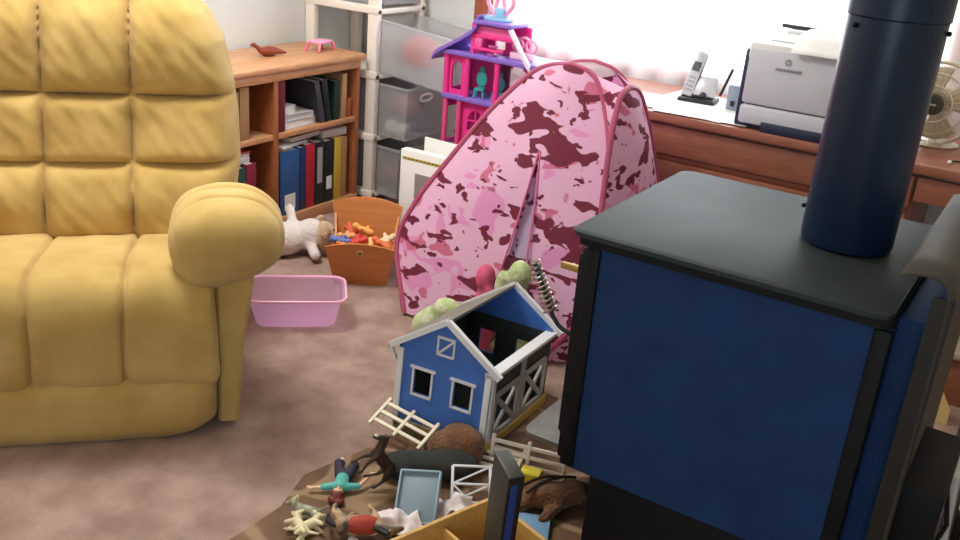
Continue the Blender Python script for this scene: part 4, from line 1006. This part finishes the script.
# left wall with two windows, right wall low with stable doors
q = MB()
Mx = Matrix(((0, 0, 1, -BW), (1, 0, 0, 0), (0, 1, 0, 0), (0, 0, 0, 1)))
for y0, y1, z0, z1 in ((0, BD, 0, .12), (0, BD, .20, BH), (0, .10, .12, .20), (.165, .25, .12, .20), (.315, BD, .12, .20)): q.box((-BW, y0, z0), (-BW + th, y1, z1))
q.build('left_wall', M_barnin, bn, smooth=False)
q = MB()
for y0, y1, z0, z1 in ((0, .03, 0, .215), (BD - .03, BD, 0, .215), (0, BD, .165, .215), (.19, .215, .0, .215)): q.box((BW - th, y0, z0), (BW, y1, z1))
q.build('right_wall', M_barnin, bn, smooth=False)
MB().box((BW - .020, -.006, .215), (BW + .014, BD + .006, .226), .001).build('top_rail', M_barnwhite, bn)
for y0 in (.032, .218):
    q = MB(); y1 = y0 + .15
    for a_, b_ in (((y0, .03), (y0, .15)), ((y1, .03), (y1, .15)), ((y0, .03), (y1, .03)), ((y0, .15), (y1, .15)), ((y0, .03), (y1, .15)), ((y0, .15), (y1, .03))): q.bar((BW + .002, a_[0], a_[1]), (BW + .002, b_[0], b_[1]), .007, .014)
    q.build('stable_door', M_barngrey, bn, smooth=False)
MB().bar((BW + .003, .20, .0), (BW + .003, .20, .215), .008, .02).build('door_post', M_barngrey, bn)
MB().bar((BW + .003, .012, .0), (BW + .003, .012, .215), .006, .018).build('door_post', M_barnwhite, bn)
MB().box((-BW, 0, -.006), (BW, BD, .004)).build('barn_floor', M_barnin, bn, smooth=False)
MB().box((BW - .002, 0, -.006), (BW + .010, BD, .022), .002).build('base_strip', M_barnyellow, bn)
MB().box((-BW + .02, -.008, -.006), (BW - .03, .0, .012), .002).build('base_strip', mat('base_olive', (150, 138, 92), .6), bn)
tag(MB().box((-.135, -.012, 0), (.11, .05, .026), .002).build('wooden_board', mat('olive_board', (118, 108, 76), .7, var=.1, vscale=12), loc=(-1.235, 1.895, HZ), rot=(0, 0, R_(5))), 'flat olive board under the front edge of the blue barn', 'board')
# left roof slope
sl = (BR - BH) / BW
q = MB(); q.rings([[(-BW - .03, y, BH - sl * .03 + dz), (0.004, y, BR + .003 + dz), (.004, y, BR + .012 + dz), (-BW - .03, y, BH - sl * .03 + .009 + dz)] for y, dz in ((-.012, 0), (BD + .01, 0))])
q.build('roof_slope', M_barnroof, bn, smooth=False)
MB().ell((.115, .03, .228), (.006, .006, .010)).build('hinge_peg', M_barnwhite, bn)

# ------------------------------------------------------------------ toy fences and other toys on the hearth
def fence(label, loc, rot, L, n_post, rails, m, h=.075, post_w=.010):
    t = thing('toy_fence', label, 'toy fence', loc, rot, 'toy fence sections')
    for k in range(n_post):
        x = -L / 2 + L * k / (n_post - 1)
        q = MB(); q.box((x - post_w / 2, -.005, 0), (x + post_w / 2, .005, h + .012), .0015); q.build('post', m, t)
    for k in range(rails):
        z = h * (.22 + .72 * k / (rails - 1)); q = MB(); q.box((-L / 2 - .004, -.0035, z - .005), (L / 2 + .004, .0035, z + .005), .001); q.build('rail', m, t)
    return t
fence('cream toy fence section lying left of the brown plush', (-1.305, 1.79, .055), (R_(-66), R_(4), R_(-2)), .17, 3, 3, M_cream, .085)
fence('cream toy fence section lying flat at the barn corner', (-1.030, 1.855, .024), (R_(-72), 0, R_(10)), .12, 2, 4, M_cream, .09)
fence('white toy fence section standing behind the yellow block', (-.965, 1.93, HZ), (R_(-8), 0, R_(14)), .20, 3, 3, M_fencew, .075)
gt = thing('toy_gate', 'white toy gate with diagonal braces beside the dark slab', 'toy gate', (-1.0, 1.715, .02), (R_(-55), 0, R_(35))); gt.scale = (.8, .8, .8)
q = MB()
for p, r_ in (((-.06, 0), (-.06, .12)), ((.06, 0), (.06, .12)), ((-.06, 0), (.06, 0)), ((-.06, .12), (.06, .12)), ((-.06, .06), (.06, .06))): q.bar((p[0], 0, p[1]), (r_[0], 0, r_[1]), .009, .007, .001)
q.build('gate_frame', M_barnwhite, gt)
q = MB()
for p, r_ in (((-.06, 0), (.06, .06)), ((.0, 0), (-.06, .06)), ((-.06, .06), (.06, .12))): q.bar((p[0], 0, p[1]), (r_[0], 0, r_[1]), .006, .006, .001)
q.build('diagonal_brace', M_barnwhite, gt)

softblob('plush_toy', 'fuzzy brown domed plush toy leaning on the barn front', 'plush toy', (-1.145, 1.855, HZ), [((0, 0, .04), (.085, .05, .042)), ((.015, .01, .065), (.066, .045, .045)), ((-.05, -.01, .03), (.045, .04, .03))], M_brownplush, .008)
softblob('cloth_bundle', 'long dark grey bundle lying before the brown plush', 'cloth', (-1.16, 1.750, HZ), [((0, 0, .034), (.13, .045, .034)), ((-.07, -.02, .03), (.055, .04, .03)), ((.06, .02, .036), (.075, .042, .036))], mat('charcoal_cloth', (44, 46, 42), .9, var=.15, vscale=14), .008, (0, 0, R_(28)))
# tipped blue-grey tray
ty = thing('toy_tray', 'shallow blue-grey tray tipped up on the white cloth', 'tray', (-1.085, 1.605, .058), (R_(38), R_(-8), R_(22)))
M_tray = mat('tray_blue', (128, 150, 164), .45)
MB().box((-.05, -.065, 0), (.05, .065, .004), .001).build('tray_bottom', M_tray, ty)
q = MB(); q.box((-.052, -.067, 0), (-.047, .067, .014), .001); q.box((.047, -.067, 0), (.052, .067, .014), .001); q.box((-.052, -.067, 0), (.052, -.062, .014), .001); q.box((-.052, .062, 0), (.052, .067, .014), .001); q.build('tray_rim', mat('tray_rim', (146, 170, 186), .45), ty)
def cloth(name, label, loc, rot, sx, sy, m, seed, amp=.02):
    q = MB()
    def f(u, v):
        x, y = (u - .5) * sx, (v - .5) * sy
        z = amp * (1 + 1.3 * mnoise.noise(Vector((x * 22 + seed, y * 22, seed))) + .6 * mnoise.noise(Vector((x * 50, y * 50 + seed, 2))))
        return (x + .012 * mnoise.noise(Vector((x * 30, y * 30, seed + 5))), y + .012 * mnoise.noise(Vector((y * 30, x * 30, seed + 9))), max(z, .001))
    q.grid(f, 40, 40); return tag(q.build(name, m, loc=loc, rot=rot, solid=.003, angle=180), label, 'cloth')
M_wcloth = mat('white_cloth', (232, 222, 222), .95, spec=.1)
cloth('doll_blanket', 'crumpled white doll blanket under the tipped tray', (-1.085, 1.527, HZ + .001), (0, 0, R_(-42)), .08, .11, M_wcloth, 1.3, .022)
cloth('doll_blanket', 'crumpled white cloth between the tray and the toy gate', (-1.02, 1.645, HZ + .001), (0, 0, R_(20)), .09, .06, M_wcloth, 4.1, .03)

# horses
def horse(name, label, loc, rot, m, s=1.0, mane=None, blaze=None, saddle=None, pose='stand', group=None):
    t = thing(name, label, 'toy horse', loc, rot, group)
    q = MB(); S = lambda *p: tuple(v * s for v in p)
    q.ell(S(0, 0, .085), S(.048, .020, .022)); q.ell(S(-.034, 0, .088), S(.024, .020, .023)); q.ell(S(.034, 0, .088), S(.022, .019, .024))
    q.cap(S(.042, 0, .095), S(.068, 0, .128), .017 * s, .011 * s); q.cap(S(.070, 0, .130), S(.098, 0, .112), .0115 * s, .0075 * s)
    for sy in (-1, 1): q.cap(S(.070, sy * .007, .138), S(.070, sy * .009, .149), .004 * s, .002 * s)
    lg = [(.036, .03), (.036, .012), (-.042, -.03), (-.042, -.05)] if pose == 'stand' else [(.036, .058), (.036, .022), (-.042, -.02), (-.042, -.062)]
    for i, (hx, fx) in enumerate(lg):
        sy = -.011 if i % 2 == 0 else .011
        kx = (hx + fx) / 2 + (.006 if hx > 0 else -.010)
        q.cap(S(hx, sy, .08), S(kx, sy, .042), .012 * s, .0066 * s); q.cap(S(kx, sy, .042), S(fx, sy, .010), .006 * s, .0046 * s); q.cap(S(fx, sy, .010), S(fx + .004, sy, .004), .006 * s, .0062 * s)
    q.build('body', m, t, remesh=.0038 * s, smo=3)
    mm = mane or M_black
    q = MB(); q.cap(S(-.056, 0, .095), S(-.072, 0, .07), .006 * s, .008 * s); q.cap(S(-.072, 0, .07), S(-.074, 0, .03), .008 * s, .003 * s); q.build('tail', mm, t)
    q = MB(); q.cap(S(.040, 0, .115), S(.064, 0, .145), .007 * s, .006 * s); q.build('mane', mm, t)
    if blaze: MB().ell(S(.094, 0, .117), S(.010, .0065, .0095)).build('blaze', blaze, t)
    if saddle: MB().ell(S(.010, 0, .094), S(.046, .0238, .0205)).build('blanket', saddle, t)
    return t
M_hdark = mat('horse_dark_brown', (58, 38, 28), .5, var=.2, vscale=30)
M_hch = mat('horse_chestnut', (152, 66, 44), .5, var=.25, vscale=18, col2=(196, 150, 112))
horse('toy_horse', 'dark brown toy horse with white muzzle rearing by the doll', (-1.248, 1.588, .060), (R_(0), R_(-56), R_(235)), M_hdark, .76, mane=M_hdark, blaze=M_white, pose='gallop', group='toy horses')
horse('toy_horse', 'cream and dark toy horse lying on its side with a rust red blanket', (-1.19, 1.512, .030), (R_(76), R_(0), R_(38)), mat('horse_black_cream', (214, 180, 140), .5, col2=(54, 40, 34), vscale=20), 1.0, saddle=mat('rust_blanket', (170, 62, 44), .7), pose='gallop', group='toy horses')
sh = thing('plush_horse', 'shaggy brown plush animal with dark strands lying by the stove pedestal', 'plush toy', (-.845, 1.83, HZ), (0, 0, R_(35)))
q = MB(); q.ell((0, 0, .036), (.075, .040, .036)); q.ell((.06, .01, .042), (.04, .034, .034)); q.cap((-.05, -.02, .03), (-.10, -.045, .02), .018, .014); q.cap((-.04, .02, .03), (-.10, .03, .02), .018, .014); q.cap((.02, -.03, .03), (-.02, -.075, .016), .017, .014)
q.build('body', M_brownplush, sh, remesh=.006, smo=4)
q = MB(); M_strand = mat('dark_mane', (44, 30, 24), .9)
q.tube(cat_rom([(-.06, -.03, .062), (-.02, .0, .074), (.03, .02, .078), (.07, .035, .07)], 5), .004, 6); q.build('mane_strand', M_strand, sh)
MB().tube(cat_rom([(-.07, .005, .058), (-.02, .03, .068), (.02, .04, .066), (.05, .045, .06)], 5), .0035, 6).build('mane_strand', M_strand, sh)
MB().ell((.088, .012, .05), (.02, .022, .018)).build('muzzle', M_strand, sh)
# small cream animals
def pup(label, loc, rot, m, s=1.0, m2=None):
    t = thing('toy_dog', label, 'toy animal', loc, rot, 'small toy animals on the hearth')
    q = MB(); S = lambda *p: tuple(v * s for v in p)
    q.cap(S(-.022, 0, .03), S(.02, 0, .031), .0125 * s, .0135 * s); q.ell(S(.040, 0, .043), S(.013, .012, .012)); q.cap(S(.048, 0, .040), S(.056, 0, .038), .007 * s, .006 * s); q.cap(S(.022, 0, .034), S(.036, 0, .042), .010 * s, .009 * s)
    for sx in (-1, 1):
        for sy in (-1, 1): q.cap(S(sx * .020, sy * .009, .028), S(sx * .026, sy * .013, .005), .007 * s, .0055 * s)
    q.cap(S(-.032, 0, .036), S(-.052, 0, .052), .005 * s, .003 * s)
    q.build('body', m, t, remesh=.003 * s, smo=2)
    for sy in (-1, 1): MB().ell(S(.036, sy * .011, .052), S(.005, .004, .009)).build('ear', m2 or m, t)
    return t
M_pup = mat('cream_animal', (224, 212, 170), .5)
pup('cream toy dog lying on its side at the bottom edge', (-1.262, 1.345, .028), (R_(80), 0, R_(160)), M_pup, .95)
pup('cream toy dog sprawled beside the other cream dog', (-1.215, 1.375, .03), (R_(-84), 0, R_(75)), M_pup, .95)
pup('grey and dark toy animal behind the two cream dogs', (-1.272, 1.412, HZ), (R_(20), 0, R_(200)), mat('grey_animal', (168, 168, 144), .5, col2=(60, 44, 32), vscale=40), .95, M_pup)
tag(MB().tube(cat_rom([(-.03, .012, .004), (-.012, .004, .005), (.004, 0, .004), (.018, -.012, .004)], 4), .004, 6).build('toy_piece', mat('grey_piece', (168, 162, 158), .5), loc=(-1.215, 1.48, HZ)), 'small grey forked toy piece left of the lying horse', 'toy piece')
tag(MB().box((-.008, -.006, 0), (.008, .006, .014), .003).build('toy_piece', M_white, loc=(-1.118, 1.51, HZ)), 'tiny white toy piece by the crumpled blanket', 'toy piece')
tag(MB().box((-.012, -.008, 0), (.012, .008, .010), .004).build('toy_piece', M_white, loc=(-1.138, 1.425, HZ)), 'tiny white toy piece at the bottom edge below the horse', 'toy piece')

# doll lying on its back, head towards the camera
dl = thing('toy_doll', 'little doll in teal shirt and dark trousers lying on its back', 'doll', (-1.30, 1.575, HZ), (0, 0, R_(29)))
M_skin = mat('doll_skin', (232, 184, 150), .5)
q = MB()
q.ell((0, -.055, .020), (.0135, .015, .0145)); q.cap((0, -.042, .018), (0, -.030, .017), .007, .007); q.cap((0, -.028, .017), (0, .022, .017), .016, .014)
for s in (-1, 1):
    q.cap((s * .016, -.025, .017), (s * .045, -.032 + (.02 if s > 0 else 0), .014), .0075, .0062); q.cap((s * .045, -.032 + (.02 if s > 0 else 0), .014), (s * .066, -.036 + (.058 if s > 0 else 0), .013 + (.012 if s > 0 else 0)), .006, .0045)
    hx, hy, hz = s * .070, -.036 + (.066 if s > 0 else 0), .013 + (.014 if s > 0 else 0)
    q.ell((hx, hy, hz), (.0065, .006, .004))
    for k in range(4): q.cap((hx + s * .004, hy - .004 + k * .003, hz), (hx + s * .012, hy - .006 + k * .004, hz + .002), .0017, .0014)
    q.cap((hx, hy - .004, hz), (hx + s * .004, hy - .010, hz + .002), .0018, .0014)
    q.cap((s * .009, .024, .017), (s * .020, .058, .030), .0115, .009); q.cap((s * .020, .058, .030), (s * .018, .088, .010), .0085, .006); q.cap((s * .018, .088, .010), (s * .020, .098, .016), .006, .005)
body = q.build('body', M_skin, dl, remesh=.0022, smo=2)
q = MB(); q.cap((0, -.026, .0175), (0, .016, .0175), .0185, .0168)
for s in (-1, 1): q.cap((s * .014, -.025, .0175), (s * .042, -.031 + (.018 if s > 0 else 0), .0145), .0105, .0088)
q.build('shirt', mat('teal_shirt', (96, 186, 176), .8, var=.1, vscale=40), dl, remesh=.0025, smo=2)
q = MB(); q.cap((0, .014, .0175), (0, .024, .0175), .0175, .0165)
for s in (-1, 1): q.cap((s * .010, .024, .018), (s * .020, .057, .030), .0145, .0125); q.cap((s * .020, .057, .030), (s * .018, .080, .015), .012, .0105)
q.build('trousers', mat('dark_trousers', (54, 50, 66), .8), dl, remesh=.0025, smo=2)
for s in (-1, 1): MB().ell((s * .019, .093, .014), (.0075, .010, .0075)).build('shoe', M_white, dl)
q = MB(); q.ell((0, -.062, .0165), (.0165, .016, .0155)); q.ell((.004, -.076, .010), (.018, .014, .009)); q.ell((-.008, -.072, .012), (.014, .014, .010)); q.build('hair', mat('auburn_hair', (112, 46, 36), .5, var=.2, vscale=50), dl, remesh=.0028, smo=2)
for s in (-1, 1): MB().ell((s * .005, -.054, .0338), (.0018, .0016, .0012)).build('eye', M_black, dl)
MB().ell((0, -.0495, .0343), (.0016, .0022, .0018)).build('nose', M_skin, dl); MB().ell((0, -.0455, .0325), (.004, .0012, .0012)).build('mouth', mat('doll_lips', (200, 90, 90), .5), dl)

# yellow block, blue book
q = MB(); q.box((-.028, -.021, 0), (.028, .021, .036), .007)
tag(q.build('yellow_block', mat('yellow_sponge', (222, 200, 60), .8, var=.12, vscale=40, bump=.4, bscale=90), loc=(-.935, 1.90, HZ), rot=(0, 0, R_(12))), 'small yellow block in front of the white toy fence', 'toy block')
b2 = thing('small_book', 'thin light blue book lying by the shaggy horse', 'book', (-.845, 1.715, HZ), (0, 0, R_(24)))
q = MB(); q.box((-.06, -.045, 0), (.06, .045, .003), .001); q.box((-.06, -.045, .015), (.06, .045, .018), .001); q.box((-.06, .042, 0), (.06, .045, .018), .001); q.build('cover', mat('cover_blue', (120, 160, 196), .5), b2)
MB().box((-.057, -.042, .003), (.057, .042, .015)).build('pages', M_paper, b2)

# wooden tray box close to the camera with a dark slab standing in it
wb = thing('wooden_box', 'open pale pine box at the bottom edge holding a dark slab', 'box', (-.885, 1.61, HZ), (0, 0, R_(-18)))
BX, BY, BZ = .215, .30, .14
MB().box((0, -.010, 0), (BX, 0, BZ), .002).build('side_panel', M_pine, wb); MB().box((0, -BY, 0), (BX, -BY + .010, BZ), .002).build('side_panel', M_pine, wb)
MB().box((0, -BY, 0), (.010, 0, BZ), .002).build('side_panel', M_pine, wb); MB().box((BX - .010, -BY, 0), (BX, 0, BZ), .002).build('side_panel', M_pine, wb)
MB().box((.010, -BY + .01, .0), (BX - .01, -.01, .008)).build('bottom', M_pine, wb)
MB().box((.010, -.15, .008), (.10, -.142, BZ - .02), .002).build('inner_divider', M_pine, wb)
sb = thing('dark_slab', 'tall dark case with blue stripe standing in the pine box', 'case', (-.785, 1.46, HZ + .009), (R_(2), R_(8), R_(-36)))
MB().box((-.046, -.012, 0), (.036, .022, .375), .004).build('case_body', mat('slab_olive', (58, 60, 54), .45), sb)
MB().box((.0355, -.012, .002), (.0375, .022, .373), .001).build('case_side', M_black, sb)
MB().box((.037, -.006, .02), (.0385, .010, .355), .001).build('blue_stripe', mat('stripe_blue', (36, 62, 130), .4), sb)
